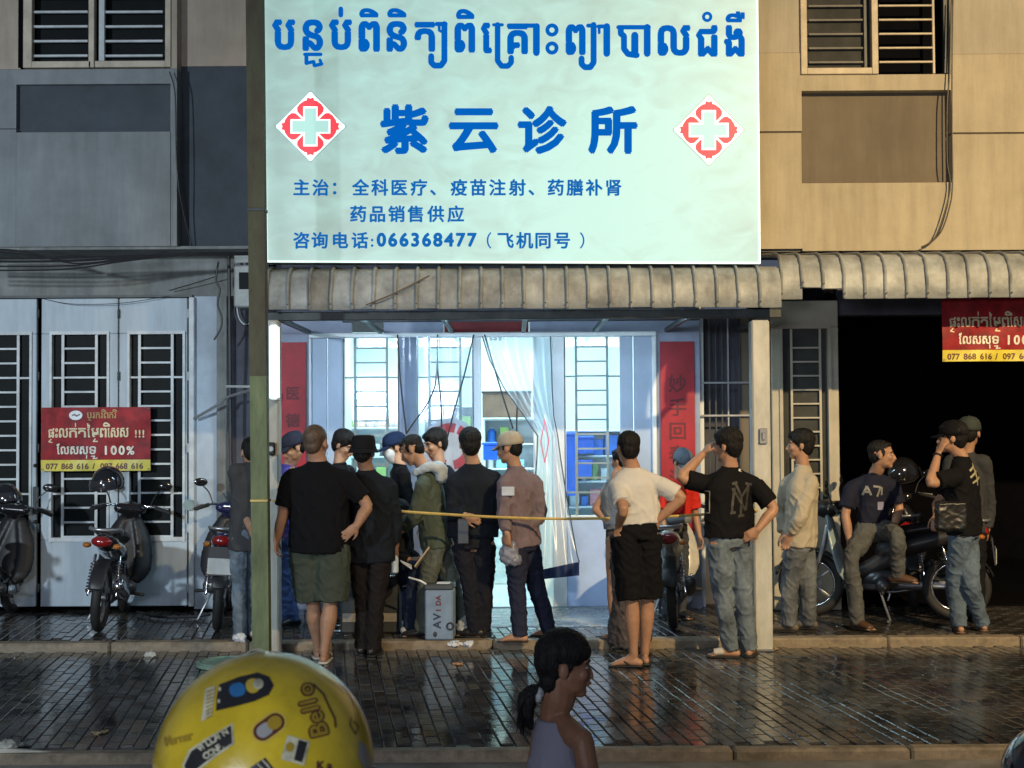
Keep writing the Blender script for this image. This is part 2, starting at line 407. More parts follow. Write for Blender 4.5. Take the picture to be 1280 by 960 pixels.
# ================================================================== LEFT HOUSE
LH = empty('shophouse', (-4.3, YG, 0), label='left shophouse with slate blue upper wall and pale blue folding doors', cat='building')
LH.location = (0, 0, 0)
wallset(LH, [(-700, -560, 25, 86), (213, -560, 221, 86), (25, -560, 213, -150)], beige_g, YU, .3, 'upper_wall')
wallset(LH, [(-700, 86.3, 20, 160), (20, 86.3, 213, 105), (213, 86.3, 217, 308)], slate, YU, .3, 'slate_wall')
pbox(MB(), -700, 161, 20, 308, YU-.012, .3).build('slate_wall', slate, LH)
pbox(MB(), 20.2, 165, 212.8, 308, YU-.012, .3).build('slate_wall', slate, LH)
pbox(MB(), 20, 105, 213, 165, YU+.06, .2).build('recessed_panel', navy, LH)
pbox(MB(), 217, 86, 221, 308, YU-.03, .3).build('corner_trim', slate, LH)
wallset(LH, [(221.2, 84, 345, 308)], navy, YU+.16, .3, 'bay_wall')  # sign's cast shadow on the bay is put into the wall colour
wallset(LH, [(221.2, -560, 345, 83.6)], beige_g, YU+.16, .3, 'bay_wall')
pbox(MB(), -700, 308.3, 345, 312, YU+.02, .62).build('soffit', concrete, LH)
# upper window with two louvred sashes
wn = MB(); Yw = YU-.02
for r in [(28, -150, 39, 84), (206, -150, 213, 84), (39, 76, 113, 84), (118, 76, 206, 84), (110, -150, 117, 84)]: pbb(wn, *r, Yw, .08, .004)
cream = mat('cream_window_frame', (.50, .44, .34), .5)
wf = wn.build('window_frame', cream, LH)
pbox(MB(), 28, -150, 212, 80, YU+.12, .01).build('pane', glassdark, wf)
for k in range(12):
    y = 69-k*18.3
    pbb(MB(), 40, y-1.3, 109, y+1.6, YU+.02, .03, .003).build('louvre_bar', leafbar, wf)
    pbb(MB(), 130, y-.8, 203, y+2.1, YU+.02, .03, .003).build('louvre_bar', leafbar, wf)
pbb(MB(), 123, -150, 130, 76, YU+.0, .05, .003).build('sash_post', leafbar, wf)
pbox(MB(), 22, -150, 27.8, 84, YU-.01, .1).build('window_reveal', darkroom, LH)
# ground floor wall and doors
wallset(LH, [(-700, 312, 312, 371)], concrete, YG, .25, 'header_wall')
pbox(MB(), -700, 369, 240, 372, YG-.03, .03).build('drip_strip', beam, LH)
wallset(LH, [(271, 371.2, 283, 762)], concrete, YG-.06, .3, 'pilaster')
wallset(LH, [(243, 371.2, 270.8, 762)], mat('pale_blue_wall', (.44, .52, .60), .7, var=.14, vs=2.5), YG, .25, 'side_wall')
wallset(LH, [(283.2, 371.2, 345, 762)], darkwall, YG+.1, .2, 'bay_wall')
dr = [(-130, 45), (51, 147), (148.5, 234)]
pbb(MB(), 235.5, 372, 242.5, 759, YG-.05, .1).build('door_jamb', leafbar, LH)
wins = [(-60, 36, [-40, 22]), (64, 133, [78, 120]), (161.5, 228, [174, 215])]
for (a, b), (c, d, vb) in zip(dr, wins):
    lf = empty('door_leaf', P(a, 759, YG-.02)); lf.parent = LH
    inv = -Vector(lf.location)
    def add(mb, nm, m):
        o = mb.build(nm, m, lf); o.location = inv; return o
    add(pbb(MB(), a, 373, b, 417, YG-.02, .05), 'top_panel', leafwhite)
    add(pbb(MB(), a, 675, b, 758, YG-.02, .05), 'kick_panel', leafwhite)
    add(pbb(MB(), a, 417, c, 675, YG-.018, .05), 'stile', leafwhite); add(pbb(MB(), d, 417, b, 675, YG-.018, .05), 'stile', leafwhite)
    fr = MB()
    for r in [(c-3, 414, c, 678), (d, 414, d+3, 678), (c, 414, d, 418), (c, 672, d, 677)]: pbox(fr, *r, YG-.035, .06)
    add(fr, 'window_frame', leafbar)
    add(pbox(MB(), c, 418, d, 672, YG+.03, .005), 'pane', glassdark)
    for v in vb: add(pbox(MB(), v-1.7, 418, v+1.7, 672, YG-.012, .012), 'upright_bar', leafbar)
    for k in range(14):
        h = 435.5+k*18.1
        add(pbox(MB(), vb[0]+1.7, h-1.2, vb[1]-1.7, h+1.2, YG-.008, .01), 'rung', leafbar)
    for h in (472, 617):
        add(pbox(MB(), c, h-1.2, vb[0]-1.7, h+1.2, YG-.008, .01), 'rung', leafbar); add(pbox(MB(), vb[1]+1.7, h-1.2, d, h+1.2, YG-.008, .01), 'rung', leafbar)
    lf['done'] = 1; del lf['done']
for hx in (48, 148, 235):
    for hy in (392, 470, 560, 660, 735): MB().tube([P(hx, hy, YG-.045)-Vector((0, 0, .035)), P(hx, hy, YG-.045)+Vector((0, 0, .035))], .009, seg=8).build('hinge', beam if hx < 200 else leafbar, LH, smooth=True)
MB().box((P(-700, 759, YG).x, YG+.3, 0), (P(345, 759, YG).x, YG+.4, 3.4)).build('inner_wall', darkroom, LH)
for y in (582, 652):
    MB().ell(P(44, y, YG-.05), (.018, .02, .018)).build('door_knob', black, LH, smooth=True)
pbb(MB(), 41, 608, 48, 642, YG-.045, .02).build('lock_plate', beam, LH)
MB().disc(P(236, 631, YG-.09), .05, .02, (0, 1, 0)).build('round_reflector', mat('grey_green_plastic', (.2, .28, .28), .3), LH, smooth=True)

# red banner on the left doors
bred = mat('glossy_red_vinyl', (.30, .010, .016), .55, spec=.3, var=.35, vs=7, bump=.4, bs=9)
byel = mat('yellow_vinyl', (.72, .60, .06), .4, var=.15)
bink = mat('banner_cream_ink', (.75, .66, .40), .45); bdark = mat('banner_dark_ink', (.12, .04, .02), .5)
def banner(x0, y0, x1, y1, Y, label, x_cut, logo=True):
    c = P(x0, y1, Y); e = empty('vinyl_banner', c, label=label, cat='banner', group='red and yellow vinyl banners')
    Wx = (P(x1, y0, Y).x-c.x); H = (P(x0, y0, Y).z-c.z)
    def fn(u, v):   # u 0..138, v 0..80
        x = u/138*Wx; z = H*(1-v/80); return Vector((x, -.012+.010*math.sin(u*.09+v*.05)*math.sin(v*.06), z))
    def sheet(v0, v1, nm, m):
        mb = MB(); nu, nv = 40, 10; vs = []
        for s in (0, .004):
            for i in range(nu+1):
                for j in range(nv+1): vs.append(fn(i*138/nu, v0+(v1-v0)*j/nv)+Vector((0, s, 0)))
        q = (nu+1)*(nv+1); I = lambda i, j, s: s*q+i*(nv+1)+j
        fs = [(I(i,j,0), I(i,j+1,0), I(i+1,j+1,0), I(i+1,j,0)) for i in range(nu) for j in range(nv)]+[(I(i,j,1), I(i+1,j,1), I(i+1,j+1,1), I(i,j+1,1)) for i in range(nu) for j in range(nv)]
        fs += [(I(i,0,0), I(i+1,0,0), I(i+1,0,1), I(i,0,1)) for i in range(nu)]+[(I(i,nv,1), I(i+1,nv,1), I(i+1,nv,0), I(i,nv,0)) for i in range(nu)]
        mb.add(vs, fs); mb.build(nm, m, e, smooth=True)
    sheet(0, 66, 'red_sheet', bred); sheet(66.1, 80, 'yellow_strip', byel)
    fo = lambda u, v: fn(u, v)+Vector((0, -.0015, 0))
    t = Print(fo, (0, -1, 0))
    x = 9
    for ch, wdt, dy in [('ផ', 9, 0), ('ះ', 5, 0), ('ល', 13, 0), ('ក', 11, 0), ('ត', 11, 0), ('ៃ', 5, 0), ('ម', 11, 0), ('ព', 10, 0), ('េ', 4, 0), ('ស', 12, 0), ('ស', 12, 0)]:
        top = 26 if ch != 'ៃ' else 20
        t.fit(ch, x, top, x+wdt-1.2, 38, .35); x += wdt
    t.line([(13, 40), (10, 43), (14, 44)], 1.4); t.line([(68, 40), (66, 43), (71, 43)], 1.6); t.line([(44, 20), (44, 24)], 1.3); t.fit('ិ', 78, 19, 87, 24.5, .2)
    for k in range(3): t.em('!', 118+k*4.6, 38, 13, .3)
    t2 = Print(fo, (0, -1, 0)); x = 20
    for ch, wdt in [('ែ', 5), ('ល', 12), ('ស', 12), ('ស', 12), ('ទ', 10)]:
        t2.fit(ch, x, 49 if ch != 'ែ' else 45, x+wdt-1.3, 59, .35); x += wdt
    t2.line([(58, 60), (58, 64)], 1.3); t2.line([(64, 61.5), (68, 61.5), (66, 64.5), (71, 64)], 1.3)
    for k, ch in enumerate('100'): t2.em(ch, 78+k*10, 59.5, 15.5, .55)
    t2.em('%', 108, 59.5, 14.5, .45)
    t.build('lettering', bink, e); t2.build('lettering', mat('banner_white_ink', (.8, .78, .66), .45), e)
    t = Print(fo, (0, -1, 0)); x = 6
    for ch in '077 868 616 / 097 668 616': t.em(ch, x, 77.5, 10, .35); x += 5.1 if ch != ' ' else 4.4
    t.build('phone_number', bdark, e)
    if logo:
        t = Print(fo, (0, -1, 0)); t.poly([(44+8.5*math.cos(a*.314), 10+6*math.sin(a*.314)) for a in range(20)]); t.build('logo_disc', white, e)
        t = Print(lambda u, v: fo(u, v)+Vector((0, -.001, 0)), (0, -1, 0)); t.line([(40, 10), (43, 9), (45, 11), (49, 9)], 1.6); t.build('logo_mark', bdark, e)
        t = Print(fo, (0, -1, 0)); x = 58
        for ch, wdt in [('ប', 7), ('រ', 4), ('ក', 6), ('រ', 4), ('ណ' if 0 else 'ព', 7), ('ក', 6), ('រ', 4)]: t.fit(ch, x, 6.5, x+wdt-1, 14, .15); x += wdt
        t.line([(60, 15.5), (63, 16.5)], .9); t.fit('ិ', 76, 2.5, 82, 5.8, .1); t.fit('ិ', 90, 2.5, 96, 5.8, .1)
        t.build('lettering', mat('banner_gold_ink', (.45, .32, .10), .5), e)
    for u in (2, 136):
        for v in (2, 78): 
            MB().torus(fn(u, v)+Vector((0, -.004, 0)), .008, .002, (0, 1, 0), 12, 6).build('eyelet', steel, e)
    return e
banner(51.5, 509.5, 188.5, 589, YG-.07, 'red and yellow banner tied across the pale blue folding doors', 0)

# ================================================================== RIGHT HOUSE
RH = empty('shophouse', (0, 0, 0), label='right shophouse with tan upper wall, louvred window and open dark shop', cat='building')
wallset(RH, [(345.2, -560, 1003, 68), (1190, -560, 2000, 68), (1003, -560, 1190, -160)], tan_hi, YU, .3, 'upper_wall')
wallset(RH, [(345.2, 68.3, 1003, 166), (345.2, 168.5, 1002, 313), (1190, 68.3, 2000, 166), (1190, 168.5, 2000, 313), (1003, 93, 1190, 112.8), (1002, 228.3, 1190, 313)], tan, YU-.008, .3, 'tan_wall')
pbox(MB(), 345, 165.8, 1002, 168.7, YU+.012, .2).build('groove', brown, RH); pbox(MB(), 1190, 165.8, 2000, 168.7, YU+.012, .2).build('groove', brown, RH)
pbox(MB(), 1002, 113, 1190, 228, YU+.09, .2).build('recessed_panel', brown, RH)
pbox(MB(), 345, 313.2, 2000, 317, YU+.03, .6).build('soffit', beam, RH)
wm = MB(); Yw = YU-.03
for r in [(1003, -150, 1011, 92), (1092, -150, 1100, 92), (1011, 84, 1092, 92)]: pbb(wm, *r, Yw, .07, .004)
tanframe = mat('tan_window_frame', (.50, .42, .29), .5)
wf = wm.build('window_frame', tanframe, RH)
pbox(MB(), 1011, -150, 1092, 84, YU+.10, .01).build('pane', mat('grey_frosted_glass', (.055, .056, .052), .7, spec=.1), wf)
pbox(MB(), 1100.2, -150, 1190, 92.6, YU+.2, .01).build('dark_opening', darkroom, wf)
for k in range(12):
    y = 77-k*17.6
    pbb(MB(), 1013, y-1.2, 1081, y+1.5, YU+.06, .02, .003).build('louvre_bar', mat('grey_bar', (.16, .155, .14), .6), wf)
    pbb(MB(), 1101, y-1.0, 1168, y+1.5, YU+.0, .02, .003).build('louvre_bar', tanframe, wf)
pbb(MB(), 1168, -150, 1171, 92, YU+.0, .03, .003).build('sash_post', tanframe, wf)
pbb(MB(), 1082, -150, 1086, 84, YU+.05, .03, .003).build('sash_post', beam, wf)
pbb(MB(), 1182, -150, 1187, 92, YU+.02, .05, .003).build('sash_post', beam, wf)
# ground floor: barred opening, folding leaf, black shop
Xa = P(1050, 600, YG).x
MB().box((Xa, YG, 2.75), (9, YG+.25, 3.4)).build('header_wall', darkwall, RH)
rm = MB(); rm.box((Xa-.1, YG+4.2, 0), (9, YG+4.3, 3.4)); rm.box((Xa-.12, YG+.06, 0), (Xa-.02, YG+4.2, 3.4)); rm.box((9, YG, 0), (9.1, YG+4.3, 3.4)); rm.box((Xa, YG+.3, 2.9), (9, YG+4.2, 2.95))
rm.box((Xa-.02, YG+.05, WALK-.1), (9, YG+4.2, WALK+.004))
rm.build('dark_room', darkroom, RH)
lf = empty('door_leaf', (0, 0, 0)); lf.parent = RH
lm = mat('cream_metal_paint', (.46, .42, .33), .5, var=.1, vs=3)
Yl = YG-.25
for r in [(966, 375, 1050, 408), (966, 628, 1050, 762), (966, 408, 980, 628), (1037, 408, 1050, 628)]: pbb(MB(), *r, Yl, .05).build('stile', lm, lf)
fr = MB()
for r in [(976, 405, 980, 631), (1037, 405, 1041, 631), (980, 405, 1037, 410), (980, 626, 1037, 631)]: pbox(fr, *r, Yl-.02, .06)
fr.build('window_frame', lm, lf)
pbox(MB(), 980, 410, 1037, 626, Yl+.035, .005).build('pane', mat('dusty_glass', (.05, .052, .045), .25), lf)
for v in (991, 1027): pbox(MB(), v-1.4, 410, v+1.4, 626, Yl-.002, .012).build('upright_bar', lm, lf)
for k in range(12): pbox(MB(), 992.4, 434+k*17.5-1, 1025.6, 434+k*17.5+1, Yl+.002, .01).build('rung', lm, lf)
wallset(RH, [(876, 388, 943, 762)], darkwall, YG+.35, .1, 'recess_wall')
gr = empty('security_grille', (0, 0, 0)); gr.parent = RH
for v in (888, 896, 904, 911.5, 926, 940): pbox(MB(), v-.9, 395, v+.9, 660, YG+.12, .015).build('upright_bar', steel if v == 911.5 else beam, gr)
for h in (480, 521, 650): pbox(MB(), 877, h-1.1, 941, h+1.1, YG+.10, .012).build('cross_bar', steel, gr)
pbox(MB(), 926, 395, 950, 762, YG+.14, .03).build('brown_panel', brown, gr)
banner(1178, 370, 1316, 452, 11.3, 'red and yellow banner hanging under the right awning', 0, False)

# ================================================================== CLINIC
CH = empty('clinic_shopfront', (0, 0, 0), label='brightly lit clinic shopfront with white frame, barred windows and open door', cat='shopfront')
wallset(CH, [(345.5, 388, 428, 415), (428, 402, 440, 415), (480, 402, 555, 415), (663, 402, 876, 415), (345.5, 415.2, 386, 762), (822, 415.2, 876, 762)], purplegrey, YG, .12, 'front_wall')
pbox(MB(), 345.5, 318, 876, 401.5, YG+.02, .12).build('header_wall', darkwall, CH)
pbox(MB(), 441, 402, 479.5, 414, YG+.01, .05).build('dark_vent', beam, CH)
pbox(MB(), 556, 402, 662, 415, YG+.005, .06).build('red_valance', mat('dark_red_cloth', (.20, .02, .025), .7), CH)
fr = MB()
for r in [(386, 415, 822, 421), (816, 421.2, 822, 759), (386, 421.2, 389, 759)]: pbb(fr, *r, YG-.06, .1, .008)
fr.build('door_frame', white, CH)
bluep = mat('blue_white_door_paint', (.36, .45, .60), .5, var=.08, vs=1.5)
for r in [(389.2, 421.2, 409, 759), (410, 421.2, 428, 759), (776, 421.2, 792, 759), (793.5, 421.2, 815.8, 759)]: pbb(MB(), *r, YG-.035+.01*(r[0] % 2), .05).build('folded_leaf', bluep, CH)
for r in [(428.2, 421.2, 431, 759), (497, 421.2, 523, 759), (590.5, 421.2, 602, 759), (691, 421.2, 708, 759), (667, 421.2, 671, 759)]: pbb(MB(), *r, YG-.03, .06).build('frame_post', purplegrey if 490 < r[0] < 520 else white, CH)
glassc = thin('clear_glass', (.93, .98, 1), .10, .05, .2)
wb = mat('grey_green_bar', (.24, .31, .32), .5)
hb = [434+18.2*k for k in range(11)]
for (a, b, vb, tag_) in [(431, 497, [444, 484], 0), (523, 590.5, [537, 576], 0), (708, 776, [721, 760], 1)]:
    w_ = grille_window(CH, a, 421.2, b, 645, YG, vb, hb, [471, 616], wb, glassc, frame=white, fw=2)
    pbb(MB(), a+.2, 648, b-.2, 759, YG-.02, .05).build('kick_panel', mat('glossy_blue_lit_panel', (.42, .55, .82), .18, var=.12, vs=1.5), CH)  # panel colour made bluer to stand for the bluish light on it
pbb(MB(), 671.2, 421.2, 690.8, 759, YG-.01, .03).build('frosted_strip', mat('frosted_film_with_glow', (.60, .78, .78), .3, var=.12, vs=3, stretch=(1, 1, .4), emit=(.55, .85, .85), es=.28), CH)  # film is no lamp; a faint glow is added to brighten it
# interior
iw = mat('white_room_paint', (.74, .80, .80), .6, var=.05, vs=1)
X0, X1 = P(386, 600, YG).x, P(870, 600, YG).x
rm = MB()
rm.box((X0-.1, 16.5, 0), (X1+.1, 16.6, 3.4)); rm.box((X0-.1, YG+.14, 0), (X0, 16.5, 3.4)); rm.box((X1, YG+.14, 0), (X1+.1, 16.5, 3.4))
rm.box((X0, YG+.14, 3.12), (X1, 16.5, 3.2))
rm.build('inner_wall', iw, CH)
MB().box((X0, YG+.05, WALK-.05), (X1, 16.5, WALK+.012)).build('tiled_floor', mat('white_floor_tile', (.62, .68, .70), .15, var=.06), CH)
for k in range(3): MB().bbox((-1.4+k*1.1, 14.1, 3.06), (-1.34+k*1.1, 15.4, 3.10)).build('tube_light', mat('lit_tube', (1, 1, 1), emit=(.8, 1, 1), es=3), CH)
SHN = {1: 'shelf behind the leftmost clinic window', 2: 'shelf behind the window left of the door', 3: 'shelf seen through the open door', 4: 'shelf behind the right clinic window'}
SHL = {1: 'left-window clinic shelf', 2: 'middle-window clinic shelf', 3: 'doorway clinic shelf', 4: 'right-window clinic shelf'}
ORD = ['leftmost', 'second from left', 'third from left', 'fourth from left', 'fifth from left', 'sixth from left', 'seventh from left', 'eighth from left']
LEV = ['lowest', 'second lowest', 'third lowest', 'fourth lowest', 'fifth lowest']
def shelf(x0, x1, Y, z0, z1, n, label, seedn, blue=True, m=None):
    rnd = random.Random(seedn)
    a, b = P(x0, 600, Y).x, P(x1, 600, Y).x
    s = empty('medicine_shelf', (a, Y, WALK+.012), label=label, cat='shelf')
    m = m or white; D = .35; H = z1
    for xx in (0, b-a-.025): MB().bbox((xx, 0, 0), (xx+.025, D, H)).build('side_panel', m, s)
    MB().box((.025, D-.01, 0), (b-a-.025, D, H)).build('back_panel', m, s)
    for k in range(n):
        z = z0+(H-z0)*k/(n-1)-.02
        MB().bbox((.026, 0, z), (b-a-.026, D-.012, z+.02)).build('shelf_board', m, s)
        if k == n-1: break
        x = .05; nn = -1
        while x < b-a-.12:
            nn += 1
            wd = rnd.choice((.07, .1, .14)); h = rnd.uniform(.09, min(.22, (H-z0)/(n-1)-.05))
            cc = rnd.choice(['w', 'w', 'b', 'b', 'g', 'r', 'c'] if blue else ['w', 'w', 'c', 'g', 'y'])
            cm = {'w': mat('white_carton', (.72, .76, .78), .5), 'b': mat('blue_carton', (.03, .16, .62), .45), 'g': mat('green_carton', (.35, .55, .15), .5), 'r': mat('pink_carton', (.6, .2, .25), .5), 'c': mat('cyan_carton', (.3, .6, .7), .5), 'y': mat('ochre_carton', (.55, .35, .2), .5)}[cc]
            if x+wd > b-a-.04: break
            rr_ = rnd.random()
            if rr_ < .7: bx = MB().bbox((x, .04, z+.021), (x+wd, .2, z+.021+h))
            else: bx = MB().tube([(x+wd/2, .12, z+.021), (x+wd/2, .12, z+.021+h*.8), (x+wd/2, .12, z+.021+h)], [wd*.48, wd*.48, wd*.25], seg=10, dome=False)
            o = bx.build('medicine_pack', cm); o.location = s.location
            tag(o, {'w': 'white', 'b': 'blue', 'g': 'green', 'r': 'pink', 'c': 'cyan', 'y': 'ochre'}[cc]+(' carton' if rr_ < .7 else ' jar')+' '+ORD[nn]+' on the '+LEV[k]+' board of the '+SHL[seedn], 'medicine pack', 'small packs on the '+SHN[seedn])
            x += wd+rnd.uniform(.01, .05)
    return s
shelf(428, 500, 15.9, .3, 2.0, 6, 'white medicine shelf seen through the leftmost clinic window', 1, False)
shelf(528, 596, 15.7, .3, 1.9, 6, 'white medicine shelf behind the window left of the open door', 2)
shelf(604, 672, 15.6, .9, 1.75, 4, 'white shelf of boxes seen through the open clinic door', 3)
shelf(706, 780, 14.2, .3, 1.62, 6, 'shelf of blue cartons and jars behind the right clinic window', 4)
# blue crates
def crate(x0, y0, x1, y1, Y, label):
    c = P(x0, y1, Y); e = empty('blue_crate', c, label=label, cat='crate', group='blue plastic crates in the clinic')
    Wx = P(x1, y1, Y).x-c.x; Hz = P(x0, y0, Y).z-c.z; bm = mat('blue_crate_plastic', (.02, .13, .70), .4, var=.1)
    MB().bbox((0, .0, 0), (Wx, .3, Hz-.03)).build('body', bm, e)
    MB().bbox((-.01, -.012, Hz-.028), (Wx+.01, .31, Hz)).build('rim', bm, e)
crate(604, 553, 622, 575, 14.6, 'small blue crate just inside the open clinic door'); crate(700, 541, 720, 620, 13.9, 'tall blue crate beside the frame post of the right window')
crate(722, 545, 742, 567, 13.95, 'upper blue crate behind the bars of the right window'); crate(722, 575, 740, 596, 13.95, 'lower blue crate behind the bars of the right window')
# air box, counter board
ct = empty('brown_cabinet', P(603, 522, 15.4), label='brown wall cabinet seen through the top of the open door', cat='cabinet')
MB().bbox((0, 0, 0), (.55, .2, .27)).build('body', mat('brown_laminate', (.16, .10, .07), .5), ct)
MB().bbox((-.01, -.02, .275), (.56, .2, .30)).build('top_board', mat('dark_laminate', (.04, .03, .03), .5), ct)
cn = empty('reception_counter', (P(604, 700, 14.4).x, 14.4, WALK+.012), label='white reception counter inside the open clinic door', cat='counter')
MB().bbox((0, 0, 0), (1.0, .45, .78)).build('body', mat('pale_teal_laminate', (.5, .66, .68), .4), cn); MB().bbox((-.03, -.03, .782), (1.03, .48, .82)).build('top', white, cn)
# red cross logo sticker on the middle window glass
# ================================================================== SIGN, AWNINGS, PILLARS, CABLES
YS = 10.72
SB = empty('sign_lightbox', P(333, 330, YS), label='large backlit clinic sign with blue Khmer and Chinese lettering above the awning', cat='sign')
c00 = P(328, -30, YS); c10 = P(947.5, -28, YS); c01 = P(333, 327.5, YS); c11 = P(950.5, 330, YS)
base = Vector(SB.location)
def sgn(px, py, out=0.0): return P(px, py, YS-out)-base
q = [P(327.2, -30, YS), P(947.5, -30, YS), P(950.7, 330, YS), P(332.6, 328, YS)]
m_s = bpy.data.materials.new('backlit_sign_face'); m_s.use_nodes = True; n = m_s.node_tree; b = n.nodes['Principled BSDF']; b.inputs['Roughness'].default_value = .35
b.inputs['Base Color'].default_value = (.25, .3, .29, 1)
tc = n.nodes.new('ShaderNodeTexCoord')
def nzn(sc, det, st, dist=0):
    mp = n.nodes.new('ShaderNodeMapping'); mp.inputs['Scale'].default_value = st; n.links.new(tc.outputs['Object'], mp.inputs[0])
    z = n.nodes.new('ShaderNodeTexNoise'); z.inputs['Scale'].default_value = sc; z.inputs['Detail'].default_value = det; z.inputs['Distortion'].default_value = dist
    n.links.new(mp.outputs[0], z.inputs['Vector']); return z
a1 = nzn(.55, 1, (1, 1, 1)); a2 = nzn(3.6, 5, (1, 1, 1.7), .8)
cr = n.nodes.new('ShaderNodeValToRGB'); cr.color_ramp.elements[0].position = .36; cr.color_ramp.elements[1].position = .62
cr.color_ramp.elements[0].color = (.36, .55, .50, 1); cr.color_ramp.elements[1].color = (.54, .96, .89, 1)
# lamps sit behind the middle and the lower right of the face: brighter there
vm = n.nodes.new('ShaderNodeVectorMath'); vm.operation = 'DISTANCE'; vm.inputs[1].default_value = (2.6, 0, .75); n.links.new(tc.outputs['Object'], vm.inputs[0])
mr = n.nodes.new('ShaderNodeMapRange'); mr.inputs[1].default_value = .3; mr.inputs[2].default_value = 3.0; mr.inputs[3].default_value = 1.0; mr.inputs[4].default_value = .25; n.links.new(vm.outputs['Value'], mr.inputs[0])
mx = n.nodes.new('ShaderNodeMath'); mx.operation = 'MULTIPLY_ADD'; n.links.new(a2.outputs['Fac'], mx.inputs[0]); mx.inputs[1].default_value = .36
m3 = n.nodes.new('ShaderNodeMath'); m3.operation = 'MULTIPLY_ADD'; n.links.new(mr.outputs[0], m3.inputs[0]); m3.inputs[1].default_value = .34; m3.inputs[2].default_value = -.04
n.links.new(m3.outputs[0], mx.inputs[2]); m4 = n.nodes.new('ShaderNodeMath'); m4.operation = 'MULTIPLY_ADD'; n.links.new(a1.outputs['Fac'], m4.inputs[0]); m4.inputs[1].default_value = .25; n.links.new(mx.outputs[0], m4.inputs[2])
n.links.new(m4.outputs[0], cr.inputs[0]); n.links.new(cr.outputs[0], b.inputs['Emission Color']); b.inputs['Emission Strength'].default_value = .62
MB().prism([p-base for p in q], (0, .17, 0)).build('sign_box', mat('grey_sign_casing', (.25, .27, .27), .5), SB)
MB().add([p-base+Vector((0, -.003, 0)) for p in (P(328.6, -29, YS), P(946, -29, YS), P(949.2, 328.6, YS), P(334, 326.6, YS))], [(0, 3, 2, 1)]).build('lit_face', m_s, SB)
tr = MB(); wt = mat('lit_sign_edge', (.8, .9, .88), .4, emit=(.75, .98, .93), es=.85)
for a, c in [((328.4, -29), (333.8, 327)), ((946.2, -29), (949.6, 328.6)), ((333.4, 326.9), (949.6, 328.9))]:
    tr.tube([P(*a, YS-.006)-base, P(*c, YS-.006)-base], .008, seg=6)
tr.build('bright_edge', wt, SB)
ink = mat('blue_sign_ink', (.0, .01, .05), .9, var=.02, spec=.05, emit=(.0, .10, .43), es=1.0)
inks = mat('small_blue_sign_ink', (.0, .02, .06), .9, var=.02, spec=.05, emit=(.005, .11, .37), es=1.0)
FN = lambda u, v: sgn(u, v, .006)
t = Print(FN, (0, -1, 0)); B = 1.9
for ch, x0, y0, x1, y1 in [('ប', 340, 24, 369, 63), ('ន', 378, 24, 404, 64), ('ប', 411, 24, 440, 63), ('ព', 448, 26, 475, 65), ('ន', 483, 26, 509, 65), ('ត', 518, 27, 544, 65),
        ('ព', 568, 28, 594, 66), ('េ', 601, 28, 615, 67), ('គ', 634, 29, 660, 68), ('ព', 707, 30, 732, 69), ('ល', 822, 31, 863, 70), ('ជ', 870, 31, 897, 71), ('ង', 905, 31, 931, 71)]:
    t.fit(ch, x0, y0, x1, y1, B)
for x0, y0, x1, y1 in [(449, 10, 473, 22), (484, 10, 508, 22), (570, 11, 593, 24)]: t.fit('ិ', x0, y0, x1, y1, 1.2)
t.fit('ឺ', 907, 14, 931, 28, 1.0)
t.line([(426, 11), (426, 19)], 6)
for pts, wd in [([(381, 68), (401, 68)], 4.5), ([(383, 68), (383, 79)], 5), ([(383, 79), (392, 77), (393, 82), (402, 80)], 4.5), ([(400, 75), (402, 80)], 4),      # subscript tho
        ([(546, 30), (557, 30)], 5.5), ([(549, 31), (549, 38), (555, 41)], 3.5), ([(555.5, 30), (555.5, 76), (551, 82), (543, 82), (539, 78), (539, 70)], 7.5),
        ([(617, 31), (628, 31)], 4), ([(622, 31), (622, 76), (627, 82.5), (635, 82.5), (639, 78), (639, 72)], 7),
        ([(636, 32), (672, 32)], 5.5), ([(670.5, 33), (670.5, 66)], 8.5),
        ([(735, 32), (742, 32)], 5), ([(742, 31), (742, 78), (738, 84), (731, 84), (727, 80), (727, 73)], 7.5), ([(748, 33), (760, 33)], 5), ([(749, 33), (749, 41)], 3.5), ([(758.5, 33), (758.5, 67)], 8.5),
        ([(773, 34), (811, 34)], 5.5), ([(776, 35), (776, 42), (780, 45), (780, 61), (785, 67.5), (796, 69)], 7.5), ([(793.5, 44), (793.5, 68)], 9), ([(809, 34), (809, 67)], 8.5)]: t.line(pts, wd)
t.ring(690, 37.5, 5.8, 5); t.ring(690, 60, 5.8, 5); t.ring(884, 21, 4.6, 3.8)
t.build('khmer_title', ink, SB)
t = Print(FN, (0, -1, 0))
for ch, x0, y0, x1, y1 in [('紫', 475, 130, 536, 193), ('云', 561, 135, 623, 192), ('诊', 647, 132, 709, 193), ('所', 735, 132, 797, 193)]: 
    t = Print(FN, (0, -1, 0)); t.fit(ch, x0, y0, x1, y1, 2.4); t.build('title_character', ink, SB)
t = Print(FN, (0, -1, 0)); bb = .62
for ch, x in zip('主治：全科医疗、疫苗注射、药膳补肾', [367, 391, 414, 441, 465, 489, 514, 538, 564, 588, 612, 637, 661, 685, 709, 733, 757]): t.em(ch, x-1, 242.5, 21.5, bb)
t.build('small_lettering', inks, SB); t = Print(FN, (0, -1, 0))
for ch, x in zip('药品销售供应', [438, 462, 486, 510, 535, 560]): t.em(ch, x-1, 275.5, 21.5, bb)
t.build('small_lettering', inks, SB); t = Print(FN, (0, -1, 0))
for ch, x in zip('咨询电话', [367, 390, 415, 440]): t.em(ch, x-1, 308.5, 21.5, bb)
t.em(':', 463, 308, 20, .4)
for k, ch in enumerate('066368477'): t.em(ch, 471+k*14.1, 307.5, 23, 1.0)
